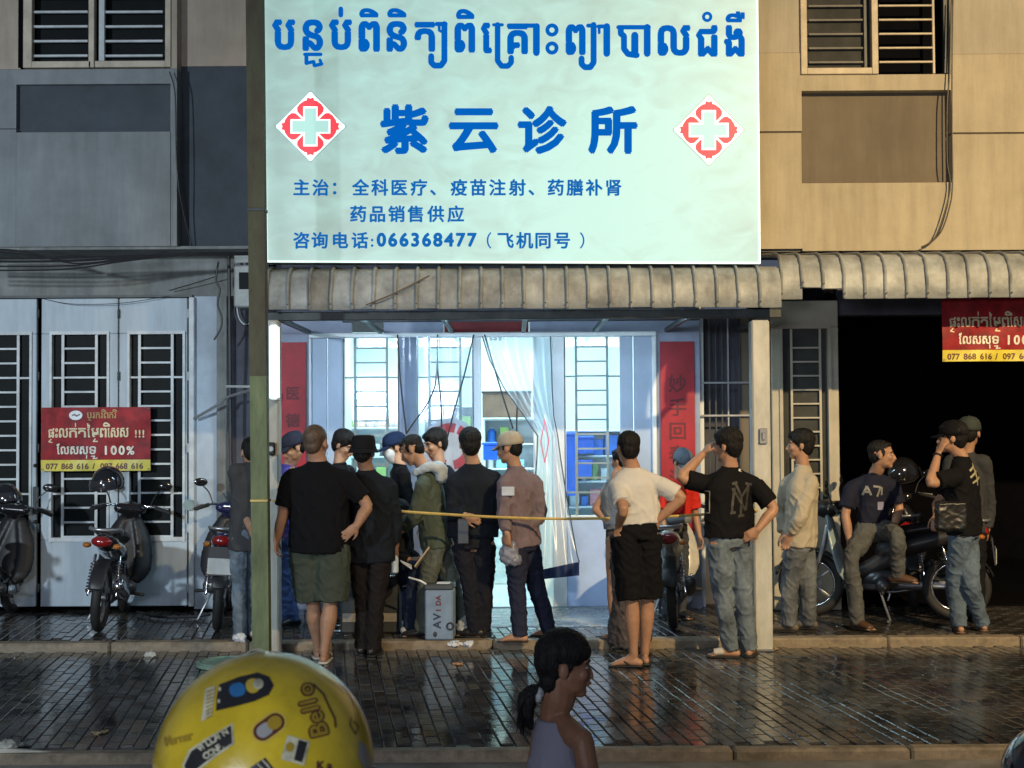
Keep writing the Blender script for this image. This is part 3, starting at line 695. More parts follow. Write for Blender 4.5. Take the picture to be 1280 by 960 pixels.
t.em('（', 594, 308.5, 21, .2); t.em('）', 724, 308.5, 21, .2)
for ch, x in zip('飞机同号', [622, 646, 669, 693]): t.em(ch, x-1, 308.5, 21.5, bb)
t.build('small_lettering', inks, SB)
redink = mat('red_cross_ink', (.6, .04, .06), .4, var=.02, emit=(.82, .055, .075), es=.85); whink = mat('white_logo_ink', (.8, .8, .8), .4, var=.02, emit=(.62, .95, .88), es=.95); gyink = mat('logo_outline_ink', (.4, .5, .5), .4, emit=(.16, .24, .24), es=.9)
for cx, cy in ((388, 158), (886, 162.5)):
    lg = empty('cross_emblem', (0, 0, 0)); lg.parent = SB
    F1 = lambda u, v, k=0: sgn(u, v, .006+k)
    def rd(r, k, c):   # rounded diamond
        pts = []
        for i in range(4):
            a = i*math.pi/2; d = Vector((math.cos(a), math.sin(a))); e = Vector((-math.sin(a), math.cos(a)))
            for s in (-1, -.3, .3, 1): 
                o = d*(r-c*(abs(s)**2*.9+.35))+e*(s*c); pts.append((cx+o.x, cy+o.y))
        t = Print(lambda u, v: F1(u, v, k), (0, -1, 0)); t.poly(pts); return t
    rd(47, .0004, 5).build('outline', gyink, lg); rd(45, .0010, 5).build('white_diamond', whink, lg)
    t = Print(lambda u, v: F1(u, v, .0016), (0, -1, 0))
    for i in range(4):
        a = i*math.pi/2; co, si = math.cos(a), math.sin(a)
        leaf = [(7, -5), (12, -10), (17, -15), (20, -17.5), (25, -18), (30, -14.5), (34.5, -8), (35, -5), (39, -4), (37.5, 0), (39, 4), (35, 5), (34.5, 8), (30, 14.5), (25, 18), (20, 17.5), (17, 15), (12, 10), (7, 5)]
        t.poly([(cx+(x*co-y*si)*.93, cy+(x*si+y*co)*.93) for x, y in leaf])
    t.build('red_petals', redink, lg)
    t = Print(lambda u, v: F1(u, v, .0024), (0, -1, 0)); t.line([(cx, cy), (cx, cy)], .1)
    t._put([(cx-9, cy-25), (cx+9, cy-25), (cx+9, cy+25), (cx-9, cy+25)], [(0, 1, 2, 3)]); t._put([(cx-25, cy-9), (cx+25, cy-9), (cx+25, cy+9), (cx-25, cy+9)], [(0, 1, 2, 3)])
    t.build('white_cross', whink, lg)
    t = Print(lambda u, v: F1(u, v, .0032), (0, -1, 0))
    t._put([(cx-7, cy-22.5), (cx+7, cy-22.5), (cx+7, cy+22.5), (cx-7, cy+22.5)], [(0, 1, 2, 3)]); t._put([(cx-22.5, cy-7), (cx-7.02, cy-7), (cx-7.02, cy+7), (cx-22.5, cy+7)], [(0, 1, 2, 3)]); t._put([(cx+7.02, cy-7), (cx+22.5, cy-7), (cx+22.5, cy+7), (cx+7.02, cy+7)], [(0, 1, 2, 3)])
    t.build('pale_cross', mat('pale_teal_ink', (.2, .3, .28), .4, var=.02, emit=(.40, .70, .64), es=.86), lg)

# ---- corrugated bullnose awnings: a pan sheet curved down at the front, raised ribs across it
awm = mat('weathered_zinc_sheet', (.35, .375, .37), .5, metal=.0, streak=.5, var=.28, vs=4, bump=.25, bs=25, stretch=(1, 1, 1))
def awning(px0, px1, ytop, ybot, Yf, Yb, n, label, cuts=()):
    a = P(px0, ybot, Yf); b = P(px1, ybot, Yf); z0 = a.z; z1 = P(px0, ytop, Yf+.25).z
    e = empty('bullnose_awning', (a.x, Yf, z0), label=label, cat='awning', group='corrugated bullnose awnings')
    Wd = b.x-a.x; H = z1-z0; prof = [(0, 0), (.002, H*.25), (.012, H*.5), (.04, H*.72), (.10, H*.89), (.20, H*.985), (.34, H*1.03), (Yb-Yf, H*1.25)]
    nt_ = n*4
    bnd = [Wd*i/n for i in range(n+1)]
    for i in range(n):      # each pan a sheet of its own
        mb = MB(); x0, x1 = bnd[i], bnd[i+1]; vs = []; jag = random.uniform(-.006, .006); zc = 0
        for (ca_, cb_, h) in cuts:
            if ca_ <= i < cb_: zc = h
        K = 4
        for s in (0, .006):
            for (y, z) in prof:
                if z < zc: z = zc
                for k in range(K+1):
                    u = k/K; vs.append((x0+(x1-x0)*u, y+s+.004*math.sin(u*math.pi)*(1 if z < H*.8 else 0), z-s+(jag if z < H*.1 else 0)))
        r = K+1; m_ = len(prof); fs = []
        for j in range(m_-1):
            for k in range(K):
                fs.append((j*r+k, j*r+k+1, (j+1)*r+k+1, (j+1)*r+k)); o2 = m_*r; fs.append((o2+j*r+k, o2+(j+1)*r+k, o2+(j+1)*r+k+1, o2+j*r+k+1))
        for k in range(K): fs.append((k, m_*r+k, m_*r+k+1, k+1))
        mb.add(vs, fs); o = mb.build('pan_sheet', awm, e, smooth=True)
        rp = [Vector((x0+random.uniform(-.003, .003), y-.004, z+.004)) for (y, z) in prof if z >= zc-.001]
        if zc: rp = [Vector((x0, prof[1][0]-.004, zc))]+rp
        MB().tube(rp, [(.014, .017)]*len(rp), side=(1, 0, 0), seg=8, sub=3).build('rib', awm, e, smooth=True)
        if i % 1 == 0: MB().disc((x0, -.030, .035+zc), .006, .01, (0, 1, 0), 8).build('screw', black, e)
    return e
awning(333, 977, 337, 386.5, 10.60, YU-.01, 24, 'corrugated bullnose awning directly under the clinic sign')
awning(977, 1420, 319, 373, 10.85, YU-.02, 17, 'corrugated bullnose awning over the dark right shop', cuts=((1, 2, .09), (2, 3, .08)))
bm = empty('awning_beam', P(333, 401, 10.75), label='dark steel beam under the front edge of the clinic awning', cat='beam')
a = P(333, 399, 10.75); c = P(977, 389, 10.75)
MB().bbox((0, 0, 0), (c.x-a.x, .06, .07)).build('front_beam', beam, bm)
for k in range(7): MB().bbox((.05+k*(c.x-a.x-.12)/6, .062, .01), (.09+k*(c.x-a.x-.12)/6, YG-10.8, .05)).build('rafter', beam, bm)
ra = MB()
for x0, x1, y, Y in ((385, 480, 400, 10.9), (490, 588, 396, 10.9), (590, 700, 396, 11), (700, 855, 393, 11)):
    ra = empty('batten_lamp', P(x0, y, Y), label='slim white batten lamp under the clinic awning, '+{385: 'leftmost of four', 490: 'second from the left', 590: 'third from the left', 700: 'rightmost of four'}[x0], cat='lamp', group='batten lamps under the awning')
    L = P(x1, y, Y).x-P(x0, y, Y).x
    MB().bbox((0, 0, .022), (L, .05, .045)).build('housing', white, ra); MB().tube([(.03, .025, .012), (L-.03, .025, .012)], .011, seg=8).build('tube', mat('lit_batten_tube' if x0 == 490 else 'unlit_tube', (.6, .7, .7), .3, emit=(.6, .85, 1) if x0 == 490 else None, es=.8), ra)  # second tube's glow is added along with the awning light
    MB().bbox((0, .0, -.004), (.028, .05, .021)).build('end_cap', black, ra)

# ---- pillars
pm = mat('chalky_white_post_paint', (.52, .53, .49), .55, var=.2, vs=4, bump=.1, stretch=(1, 1, .4))
def pillar(px, label, w=.14):
    x = P(px, 700, 10.5).x; e = empty('awning_post', (x, 10.5, 0), label=label, cat='post', group='white square awning posts')
    MB().bbox((-w/2, 0, 0), (w/2, w, P(px, 400, 10.5).z), .012).build('shaft', pm, e)
    MB().bbox((-w/2-.01, -.01, 0), (w/2+.01, w+.01, .02)).build('base_plate', steel, e)
    return e
pillar(954, 'white square awning post beside the man in the black baseball tee')
pillar(337, 'white square awning post mostly hidden behind the green utility pole')
sw = empty('wall_switch', P(954, 545, 10.49), label='small metal latch plate on the white post', cat='latch')
MB().bbox((-.03, -.01, -.06), (.03, .01, .06), .004).build('plate', steel, sw); MB().bbox((-.012, -.025, -.03), (.012, -.01, .03), .004).build('lever', steel, sw)
sw = empty('wall_switch', P(339, 561, 10.46), label='small round black socket on the left white post', cat='socket')
MB().bbox((-.03, -.01, -.05), (.03, .03, .05), .01).build('plate', black, sw); MB().disc((0, -.014, 0), .02, .01, (0, 1, 0), 16).build('dial', steel, sw)
# green utility pole
gp = mat('mossy_green_pole_paint', (.10, .105, .055), .75, var=.45, vs=7, bump=.5, bs=30, stretch=(1, 1, .35), col2=(.07, .052, .032))
gpl = mat('moss_green_paint', (.155, .19, .09), .7, var=.3, vs=6, bump=.4, bs=30, stretch=(1, 1, .3))
up_ = empty('utility_pole', (P(326, 835, 9.9).x, 9.9, 0), label='square green utility pole standing in front of the sign and left post', cat='pole')
ztop = 6.4; zj = P(322, 470, 9.9).z
tp = P(317.5, 0, 9.9); bt = P(326.3, 830, 9.9)
def polex(z): return (tp.x-bt.x)*(z-bt.z)/(tp.z-bt.z)
for (za, zb, m_, nm) in ((0, zj, gpl, 'lower_shaft'), (zj+.001, ztop, gp, 'upper_shaft')):
    w2 = .06
    MB().add([(polex(z)+dx, dy, z) for z in (za, zb) for dx, dy in ((-w2, 0), (w2, 0), (w2, .11), (-w2, .11))], [(0, 3, 2, 1), (4, 5, 6, 7), (0, 1, 5, 4), (1, 2, 6, 5), (2, 3, 7, 6), (3, 0, 4, 7)]).build(nm, m_, up_)
for py in (262, 626):
    z = P(322, py, 9.9).z; MB().bbox((polex(z)-.066, -.006, z-.01), (polex(z)+.066, .116, z+.012), .003).build('strap', beam if py < 300 else mat('brass_wire', (.4, .3, .1), .4, metal=.6), up_)
# LED side sign on the left post
ls = empty('projecting_light_sign', P(341, 503, 10.35), label='small glowing white box sign seen edge-on against the left post', cat='sign')
sz = P(341, 402, 10.35).z-P(341, 503, 10.35).z
MB().bbox((-.034, 0, 0), (.034, .14, sz), .022).build('casing', white, ls)
MB().bbox((-.028, -.012, .02), (.036, .10, sz-.02), .02).build('lit_face', mat('glowing_cyan_white', (.8, 1, 1), emit=(.72, 1, .97), es=2.2), ls)
# red couplets
def couplet(x0, x1, y0, y1, label, chars):
    c = P(x0, y1, YG-.02); e = empty('couplet_banner', c, label=label, cat='banner', group='red paper couplets beside the clinic door')
    W_ = P(x1, y1, YG-.02).x-c.x; H_ = P(x0, y0, YG-.02).z-c.z
    MB().bbox((0, -.005, 0), (W_, .004, H_), .002).build('paper', mat('red_couplet_paper', (.34, .008, .020), .55, var=.2, vs=3), e)
    t = Print(lambda u, v: Vector((u*W_, -.0065, H_*(1-v))), (0, -1, 0))
    k = W_/H_; t2 = Print(lambda u, v: Vector((u, -.0065, H_-v)), (0, -1, 0))
    for i, ch in enumerate(chars):
        t2 = Print(lambda u, v: Vector((u, -.0065, H_-v)), (0, -1, 0)); t2.em(ch, W_*.22, H_*(.26+i*.125), W_*.55, .004); t2.build('character', mat('faded_couplet_ink', (.12, .008, .015), .6), e)
couplet(350, 383, 428, 700, 'red paper couplet on the left side of the clinic door', '医德高尚仁心')
couplet(827, 870, 427, 664, 'red paper couplet on the right side of the clinic door', '妙手回春济世')
# electricity meter box
mbx = empty('meter_box', P(292, 384, YG-.3), label='grey electricity meter box on the dark wall beside the green pole', cat='meter box')
xx = P(328, 384, YG-.3).x-P(292, 384, YG-.3).x; zz = P(292, 314, YG-.3).z-P(292, 384, YG-.3).z
MB().bbox((0, 0, 0), (xx, .35, zz), .015).build('case', mat('grey_plastic_case', (.36, .38, .36), .5), mbx)
MB().bbox((.05, -.01, zz*.32), (.14, .0, zz*.62), .004).build('window', glassdark, mbx)
for k in (0, 1): MB().disc((.075+k*.05, -.008, zz*.77), .012, .016, (0, 1, 0), 12).build('knob', black, mbx)
for k in range(3): MB().tube([P(293+3*k, 384, YG-.2)-mbx.location, P(295+4*k, 398, YG-.2)-mbx.location, P(303+4*k, 406, YG-.2)-mbx.location, P(318, 404-k*3, YG-.2)-mbx.location], .006, seg=6, sub=4).build('lead', leafbar if k == 1 else cable, mbx)
# ---- cables
def wire(name, label, cat, lst, r, m, group=None, sub=6):
    b = P(*lst[0]); mb = MB(); mb.tube([P(*q)-b for q in lst], r, seg=6, sub=sub)
    return tag(mb.build(name, m, smooth=True, loc=b), label, cat, group)
for k, (y0, ym, y1, lb) in enumerate([(313, 328, 317, 'topmost black cable sagging along the left shophouse wall'), (317, 325, 318, 'second black cable along the left shophouse wall'), (323, 321, 318, 'black cable rising from the left edge towards the meter box'),
        (327, 325, 319, 'fourth black cable from the top on the left wall'), (333, 331, 319.5, 'lowest black cable on the left wall'), (338, 334, 319.5, 'loose thin cable below the bundle on the left wall')]):
    wire('cable', lb, 'cable', [(-60, y0-1, 11.7), (20, y0, 11.7), (90, ym+1 if k < 2 else (y0+ym)/2, 11.7), (155, (ym+319)/2, 11.7), (225, y1, 11.7), (300, y1-1, 11.75), (330, y1-1, 11.8)], .0075 if k != 3 else .011, cable, 'black cables along the left shophouse')
wire('cable', 'black cable curling down the left pilaster beside the meter box', 'cable', [(273, 328, 12.3), (270, 350, 12.3), (275, 362, 12.3), (272, 380, 12.3), (277, 396, 12.3), (276, 410, 12.3), (268, 424, 12.3)], .009, cable)
wire('cable', 'thick black conduit running down the dark gap right of the pilaster', 'cable', [(286, 320, 12.4), (287, 400, 12.4), (288, 520, 12.45), (289, 640, 12.45)], .016, cable)
wire('cable', 'thin cable slanting up from the door head to the pilaster', 'cable', [(212, 363, 12.5), (240, 355, 12.45), (272, 345, 12.4)], .005, cable)
wire('cable', 'thin cable hanging from the corner of the slate wall', 'cable', [(212, 90, 11.9), (219, 120, 11.9), (221, 210, 11.9), (229, 265, 12.0), (240, 308, 12.1)], .006, cable)
wire('cable', 'thin cord drooping over the head of the left doors', 'cable', [(52, 373, 12.5), (90, 380, 12.48), (150, 379, 12.48), (212, 370, 12.5)], .003, cable)
wire('cable', 'left one of two cables hanging beside the tan window', 'cable', [(1189, 0, 11.93), (1187, 90, 11.93), (1184, 130, 11.93), (1184, 200, 11.93), (1188, 232, 11.93), (1180, 268, 11.93), (1168, 298, 11.93), (1152, 309, 11.93)], .0065, cable)
wire('cable', 'right one of two cables hanging beside the tan window', 'cable', [(1191, 0, 11.94), (1190, 90, 11.94), (1190, 160, 11.94), (1190.5, 232, 11.94), (1186, 262, 11.94), (1176, 290, 11.94), (1160, 306, 11.94)], .0065, cable)
stick = mat('pale_rod', (.5, .52, .52), .4)
wire('rod', 'pale rod fixed across the dark gap left of the green pole', 'rod', [(283, 483, 12.3), (316, 483.5, 12.1)], .012, stick)
wire('rod', 'dark strip as a slanting shadow over the pale side wall', 'rod', [(243, 523, 12.5), (272, 506, 12.4), (283, 497, 12.4), (316, 487, 12.1)], .014, mat('grey_shadow_strip', (.22, .23, .24), .5))  # dark rod stands in for a diagonal shadow on the side wall
wire('twig', 'thin dry stick lying across the clinic awning', 'stick', [(458, 381, 10.56), (492, 367, 10.54), (536, 345, 10.58)], .006, mat('dry_twig', (.16, .11, .07), .8))
# cords inside the doorway
cd = [([(497, 419), (501, 480), (508, 542)], 'left cord of the tied pair at the window left of the door'), ([(547, 419), (546, 460), (543, 485), (532, 508), (516, 530), (508, 542)], 'cord curving down to meet the left cord'), ([(547, 419), (547, 460), (551, 500), (552, 535)], 'straight cord hanging at the middle window'),
      ([(592, 419), (580, 470), (566, 520), (556, 560)], 'cord slanting down in front of the cross logo'), ([(606, 419), (618, 460), (630, 500), (641, 535)], 'cord slanting behind the man in the beige cap'), ([(648, 490), (646, 520), (646, 545)], 'short cord hanging inside the open door')]
for pts, lb in cd: wire('cord', lb+'', 'cord', [(x, y, 12.42) for x, y in pts], .0075, cable, 'dark cords in the clinic doorway')
# logo printed on glass
lg = empty('cross_sticker', P(563, 558, 12.5), label='white round sticker with a broken red cross ring on the clinic window', cat='sticker')
MB().disc((0, 0, 0), .26, .006, (0, 1, 0), 36).build('backing', mat('white_vinyl', (.7, .75, .78), .5), lg)
for a0, a1 in ((10, 65), (75, 165), (195, 255), (280, 345)):
    mb = MB(); vs = []; fs = []; N = 9
    for i in range(N+1):
        a = R_(a0+(a1-a0)*i/N)
        for r in (.13, .215): vs.append((r*math.cos(a), -.008, r*math.sin(a)))
    for i in range(N): fs.append((2*i, 2*i+1, 2*i+3, 2*i+2))
    mb.add(vs, fs); mb.build('red_arc', mat('red_vinyl', (.62, .02, .04), .5), lg)
# clear plastic curtain, gathered and twisted, navy hem
pc = empty('plastic_curtain', P(650, 421, 12.3), label='clear plastic door curtain pulled aside, with navy hem and a red diamond print', cat='curtain')
prof = [(421, 603, 688, 12.36), (450, 612, 689, 12.33), (485, 630, 690, 12.3), (520, 655, 692, 12.25), (545, 672, 697, 12.2), (575, 671, 701, 12.16), (620, 667, 708, 12.1), (670, 661, 717, 12.02), (712, 657, 724, 11.95)]
N = 22; vs = []; rows = []
pb = Vector(pc.location)
def cur(v, u):
    i = min(int(v), len(prof)-2); f = v-i; a, b = prof[i], prof[i+1]
    py, xa, xb, Y = [a[k]*(1-f)+b[k]*f for k in range(4)]
    return P(xa+(xb-xa)*u, py+(u-.3)*(-14 if v > 7.5 else 0)*1.0*(v-7.5 if v > 7.5 else 0)*2, Y+.035*math.sin(u*15+v*.8)+.02*math.sin(u*31))-pb
M = (len(prof)-1)*3
vs = [cur(i/3, j/N) for i in range(M+1) for j in range(N+1)]
fs = [(i*(N+1)+j, i*(N+1)+j+1, (i+1)*(N+1)+j+1, (i+1)*(N+1)+j) for i in range(M) for j in range(N)]
MB().add(vs, fs).build('clear_sheet', thin('clear_pvc', (.88, .90, .95), .34, .30, .8), pc, smooth=2)
hv = [cur(8, j/N)+Vector((0, 0, -z*(.07+.05*j/N))) for z in (0, 1) for j in range(N+1)]
MB().add(hv, [(j, j+1, N+1+j+1, N+1+j) for j in range(N)]).build('navy_hem', mat('navy_hem_tape', (.02, .035, .10), .5), pc, smooth=2)
ed = MB()
for u in (0, 1): ed.tube([cur(i/3, u) for i in range(M+1)], .006, seg=5)
ed.build('edge_binding', mat('dark_edge_tape', (.05, .07, .09), .5), pc)
for x in (614, 619, 625): MB().ell(P(x, 424, 12.28)-pb, .014).build('ring', white, pc, smooth=True)
t = Print(lambda u, v: P(u, v, 12.08)-pb, (0, -1, 0)); 
t.line([(681, 525), (686, 552), (681, 578), (676, 552), (681, 525)], 1.5); t.build('red_diamond', mat('pink_red_print', (.55, .12, .2), .5), pc)
p2 = empty('plastic_curtain', P(545, 421, 12.45), label='clear plastic curtain hanging straight over the window left of the door', cat='curtain'); b2 = Vector(p2.location)
def cu2(i, j): u = j/30; v = i/14; return P(500+5*v+(92-8*v)*u, 421+v*330, 12.44+.028*math.sin(u*21+v*2)+.014*math.sin(u*47+v))-b2
MB().add([cu2(i, j) for i in range(15) for j in range(31)], [(i*31+j, i*31+j+1, (i+1)*31+j+1, (i+1)*31+j) for i in range(14) for j in range(30)]).build('clear_sheet', thin('clear_pvc_sheet', (.90, .92, .97), .30, .25, .75), p2, smooth=2)
# paper sheet on the cord / LED sign board seen between the men
# barrier tape
wire('barrier_tape', 'thin yellow rope strung between the two white posts behind the men', 'rope', [(342, 626, 10.46), (420, 632, 10.5), (500, 639, 10.52), (560, 643, 10.5), (625, 646.5, 10.48), (700, 648.5, 10.48), (800, 647, 10.48), (880, 643, 10.48), (946, 638, 10.49)], .011, mat('yellow_rope', (.55, .38, .10), .6))
# ================================================================== PEOPLE
def skinm(name, c): return mat(name, c, .48, var=.10, vs=14, bump=.12, bs=220, spec=.4)
SK = {'light': skinm('light_skin', (.50, .29, .19)), 'mid': skinm('tan_skin', (.40, .22, .135)), 'dark': skinm('brown_skin', (.22, .12, .075)), 'child': skinm('child_skin', (.26, .125, .072))}
hairm = mat('black_hair', (.012, .011, .011), .55, var=.4, vs=50, bump=.9, bs=170, stretch=(1, 1, .12), spec=.22)
buzz = mat('shaved_scalp', (.10, .062, .04), .5, var=.25, vs=40, bump=.3, bs=300)
eyew = mat('eye_white', (.30, .28, .26), .25); eyeb = mat('dark_iris', (.02, .012, .01), .15); lipm = mat('lip', (.30, .10, .09), .45)
def cloth(name, c, var=.09, rough=.85, bs=160, **k): return mat(name, c, rough, var=var, vs=k.pop('vs', 7), bump=.35, bs=bs, spec=.2, **k)
blk = cloth('black_cotton', (.0045, .0045, .006)); blk2 = cloth('faded_black_cloth', (.008, .008, .011)); nvy = cloth('navy_cloth', (.010, .014, .028))
jeans = cloth('washed_blue_denim', (.15, .19, .23), .35, bs=260, vs=5); jeansd = cloth('grey_denim', (.13, .145, .16), .3, bs=260, vs=5); jeansk = cloth('dark_indigo_denim', (.02, .03, .06), .35, vs=5)
shoeb = mat('black_leather', (.015, .014, .014), .4, bump=.1); shoew = mat('off_white_rubber', (.55, .52, .45), .5); shoebr = mat('brown_leather', (.10, .055, .03), .45); sole = mat('dark_rubber_sole', (.02, .02, .02), .6)

def fold(amp, fx=9, fz=5, seedv=0, ztop=None):
    off = Vector((seedv*3.1, seedv*1.7, seedv*2.3))
    def f(p):
        q = Vector((p.x*fx, p.y*fx, p.z*fz))+off
        a = noise.noise(q); q2 = Vector((q.x*1.3+q.z*.8, q.y*1.3-q.z*.6, q.z*1.5))+Vector((3, 1, 2)); b_ = max(0, 1-abs(noise.noise(q2))*4.2)*1.5
        k_ = 1 if ztop is None else max(.12, min(1, (ztop-p.z)/.12))
        return amp*k_*(a*.9+b_*.7-.45)
    return f
def frame_of(th, nod=0, tilt=0):
    a = R_(th); F = Vector((-math.sin(a), math.cos(a), 0)); Rr = Vector((F.y, -F.x, 0)); U = Vector((0, 0, 1))
    if nod: q_ = Quaternion(Rr, -R_(nod)); F = q_ @ F; U = q_ @ U
    if tilt: q_ = Quaternion(F, R_(tilt)); Rr = q_ @ Rr; U = q_ @ U
    return Rr, F, U
def hand(mb, wrist, D, N, s, side, curl=35, spread=.0, rr=.0085):
    D = D.normalized(); N = (N-D*N.dot(D)).normalized(); S = D.cross(N)*side
    mb.tube([wrist-D*.012*s, wrist+D*.03*s, wrist+D*.078*s], [(.027*s, .019*s), (.038*s, .017*s), (.039*s, .014*s)], side=S, seg=10)
    for i, L in enumerate((.072, .08, .075, .058)):
        b = wrist+D*(.078-.004*abs(i-1.3))*s+S*(.0285-.019*i)*s; d = (D+S*(.10-.07*i)*(1+spread)).normalized(); pts = [b-d*.01*s]
        c = R_(curl*(.75+.12*i)); p = b
        ax = d.cross(N).normalized()
        for k, fl in enumerate((.42, .32, .26)):
            d = Quaternion(ax, c*(.6+.3*k)) @ d; p = p+d*L*fl*s; pts.append(p)
        mb.tube(pts, [rr*s*1.06, rr*s, rr*s*.92, rr*s*.78], seg=7, sub=2)
    b = wrist+D*.022*s+S*.030*s; d = (D*.75+S*.75+N*.25).normalized(); p1 = b+d*.032*s; d2 = (D*.95+S*.25+N*.3).normalized(); p2 = p1+d2*.03*s; p3 = p2+(d2+N*.25).normalized()*.024*s
    mb.tube([b-d*.012*s, p1, p2, p3], [.013*s, .0105*s, .0095*s, .008*s], seg=7, sub=2)
def person(label, Y, floor, x, top, foot, th, j=None, wide=1.0, belly=0, skin='mid', shirt=None, pants=None, shoes=None, hair='short', cap=None, nod=0, turn=0, tilt=0,
           hands=None, feet=None, group=None, face=True, lifted=(), vox=.0085, seated=False, hip=None, legs=True, headk=1.05, knee=None, Hset=None, neckw=1.0, nose=1.0):
    """figure posed from joints; j gives a joint as (pixel x, pixel y, depth offset)"""
    j = j or {}
    g = P(x, foot, Y); org = Vector((g.x, Y, floor)); root = empty('person', org, label=label, cat='person', group=group)
    def L(px, py, dy=0): return P(px, py, Y+dy)-org
    H = Hset or (P(x, top, Y).z-floor); s = H/1.72
    Rr, F, U = frame_of(th); J = {}
    ctr = {k: L(*v) for k, v in j.items()}
    J['head'] = ctr.get('head', L(x, top, 0)-Vector((0, 0, .118*s)))
    hR, hF, hU = frame_of(th+turn, nod, tilt)
    J['neck'] = ctr.get('neck', J['head']-Vector((0, 0, .155*s))-F*.035*s)
    J['hip'] = ctr.get('hip', Vector((J['neck'].x*.4, J['neck'].y*.4, .53*H)))
    sh = J['neck']-Vector((0, 0, .055*s))
    for sd, nm in ((-1, 'L'), (1, 'R')):
        J['sh'+nm] = ctr['sh'+nm]-Vector((0, 0, .028*s)) if 'sh'+nm in ctr else sh+Rr*sd*.162*s*wide-Vector((0, 0, .018*s))
        J['el'+nm] = ctr.get('el'+nm, J['sh'+nm]+Vector((0, 0, -.275*s))+Rr*sd*.05*s-F*.02*s)
        J['wr'+nm] = ctr.get('wr'+nm, J['el'+nm]+Vector((0, 0, -.235*s))+F*.07*s+Rr*sd*.0*s)
        hp = J['hip']+Rr*sd*.085*s*wide; J['hp'+nm] = hp
        an = ctr.get('an'+nm, Vector((hp.x, hp.y, .085*s)))
        if nm not in lifted: an = Vector((an.x, an.y, .085*s))
        J['an'+nm] = an
        J['kn'+nm] = ctr.get('kn'+nm, (hp+an)/2+F*.025*s+Vector((0, 0, .01)))
    if isinstance(skin, str): skm = SK[skin]
    # --- body: one continuous skin
    b = MB(); c = J['head']; k = s*headk*1.0
    hd = lambda r, f, u: c+hR*r*k+hF*f*k+hU*u*k
    FR = (hR, hF, hU)
    b.ell(hd(0, -.012, .030), (.076*k, .096*k, .088*k), FR); b.ell(hd(0, .022, -.028), (.061*k, .072*k, .088*k), FR)
    b.ell(hd(0, .062, -.092), (.030*k, .026*k, .024*k), FR, 10, 6); b.ell(hd(0, .035, -.075), (.052*k, .048*k, .030*k), FR)
    b.tube([hd(0, .080+.004*nose, .008), hd(0, .082+.018*nose, -.018), hd(0, .084+.020*nose, -.036)], [.009*k*nose, .012*k*nose, .0165*k*nose], seg=8)
    b.ell(hd(0, .076, .022), (.052*k, .018*k, .013*k), FR, 12, 6); b.ell(hd(0, .088, -.060), (.024*k, .012*k, .010*k), FR, 10, 6)
    for sd in (-1, 1):
        b.ell(hd(sd*.034, .066, -.026), (.024*k, .022*k, .026*k), FR, 10, 6); b.ell(hd(sd*.076, -.006, -.012), (.010*k, .020*k, .032*k), FR, 10, 6)
    neck = J['neck']
    b.tube([c-hU*.04*k-hF*.015*k, (c+neck)/2-hU*.03*k, neck, neck-Vector((0, 0, .08*s))], [(.054*k, .058*k), (.054*k*wide**.5*neckw, .056*k*neckw), (.060*s*wide*neckw, .056*s*neckw), (.082*s, .058*s)], side=Rr, sub=3)
    hip = J['hip']; chest = neck*.72+hip*.28; waist = neck*.35+hip*.65
    b.tube([hip, waist, chest, neck-Vector((0, 0, .06*s))], [(.118*s*wide, .085*s), (.115*s*wide, (.08+belly*.6)*s), (.132*s*wide, .086*s), (.080*s*wide, .056*s)], side=Rr, sub=2)
    hands = hands or {}; feet = feet or {}
    for sd, nm in ((-1, 'L'), (1, 'R')):
        a0, a1, a2 = J['sh'+nm], J['el'+nm], J['wr'+nm]; wk = .5+.5*wide
        b.tube([a0, a0*.5+a1*.5, a1, a1*.6+a2*.4, a2], [.050*s*wk, .047*s*wk, .038*s*wk, .040*s*wk, .026*s*wk], sub=3)
        b.tube([sh-Vector((0, 0, .025*s)), a0], [.040*s, .048*s])
        if neckw > 1: b.tube([neck-Vector((0, 0, .015*s)), neck*.5+a0*.5-Vector((0, 0, .012*s)), a0], [.055*s, .052*s, .052*s], sub=2)
        hp_, kn, an = J['hp'+nm], J['kn'+nm], J['an'+nm]
        if legs: b.tube([hp_, hp_*.5+kn*.5, kn, kn*.68+an*.32, an*.85+kn*.15, an], [.082*s*wk, .074*s*wk, .054*s, .056*s*wk, .035*s, .034*s], sub=3)
        hs = hands.get(nm, {}); D = hs.get('D'); D = Vector(D) if D else (a2-a1).normalized(); N = hs.get('N'); N = Vector(N) if N else -Rr*sd
        hand(b, a2, D, N, s*1.0, sd if not hs.get('flip') else -sd, hs.get('curl', 32))
        if legs:
            fa = feet.get(nm, th); fF = frame_of(fa)[1]; fz = an.z-.085*s; toe = an+fF*.135*s; toe.z = fz+.024*s; heel = an-fF*.045*s; heel.z = fz+.034*s; mid = an+fF*.05*s; mid.z = fz+.042*s
            fs_ = Vector((fF.y, -fF.x, 0))
            b.tube([heel, mid, toe], [(.028*s, .028*s), (.034*s, .034*s), (.040*s, .018*s)], side=fs_, sub=3); b.tube([an, mid], [.033*s, .032*s])
            for q in range(5):
                tb = toe+fs_*(.030-.015*q)*s*sd*-1; tp_ = tb+fF*(.036-.004*q)*s; tp_.z = fz+.014*s
                b.tube([tb, tp_], [.011*s, (.011 if q == 0 else .0085)*s], seg=7)
    blob('body', b, vox*s, skm, root, it=2)
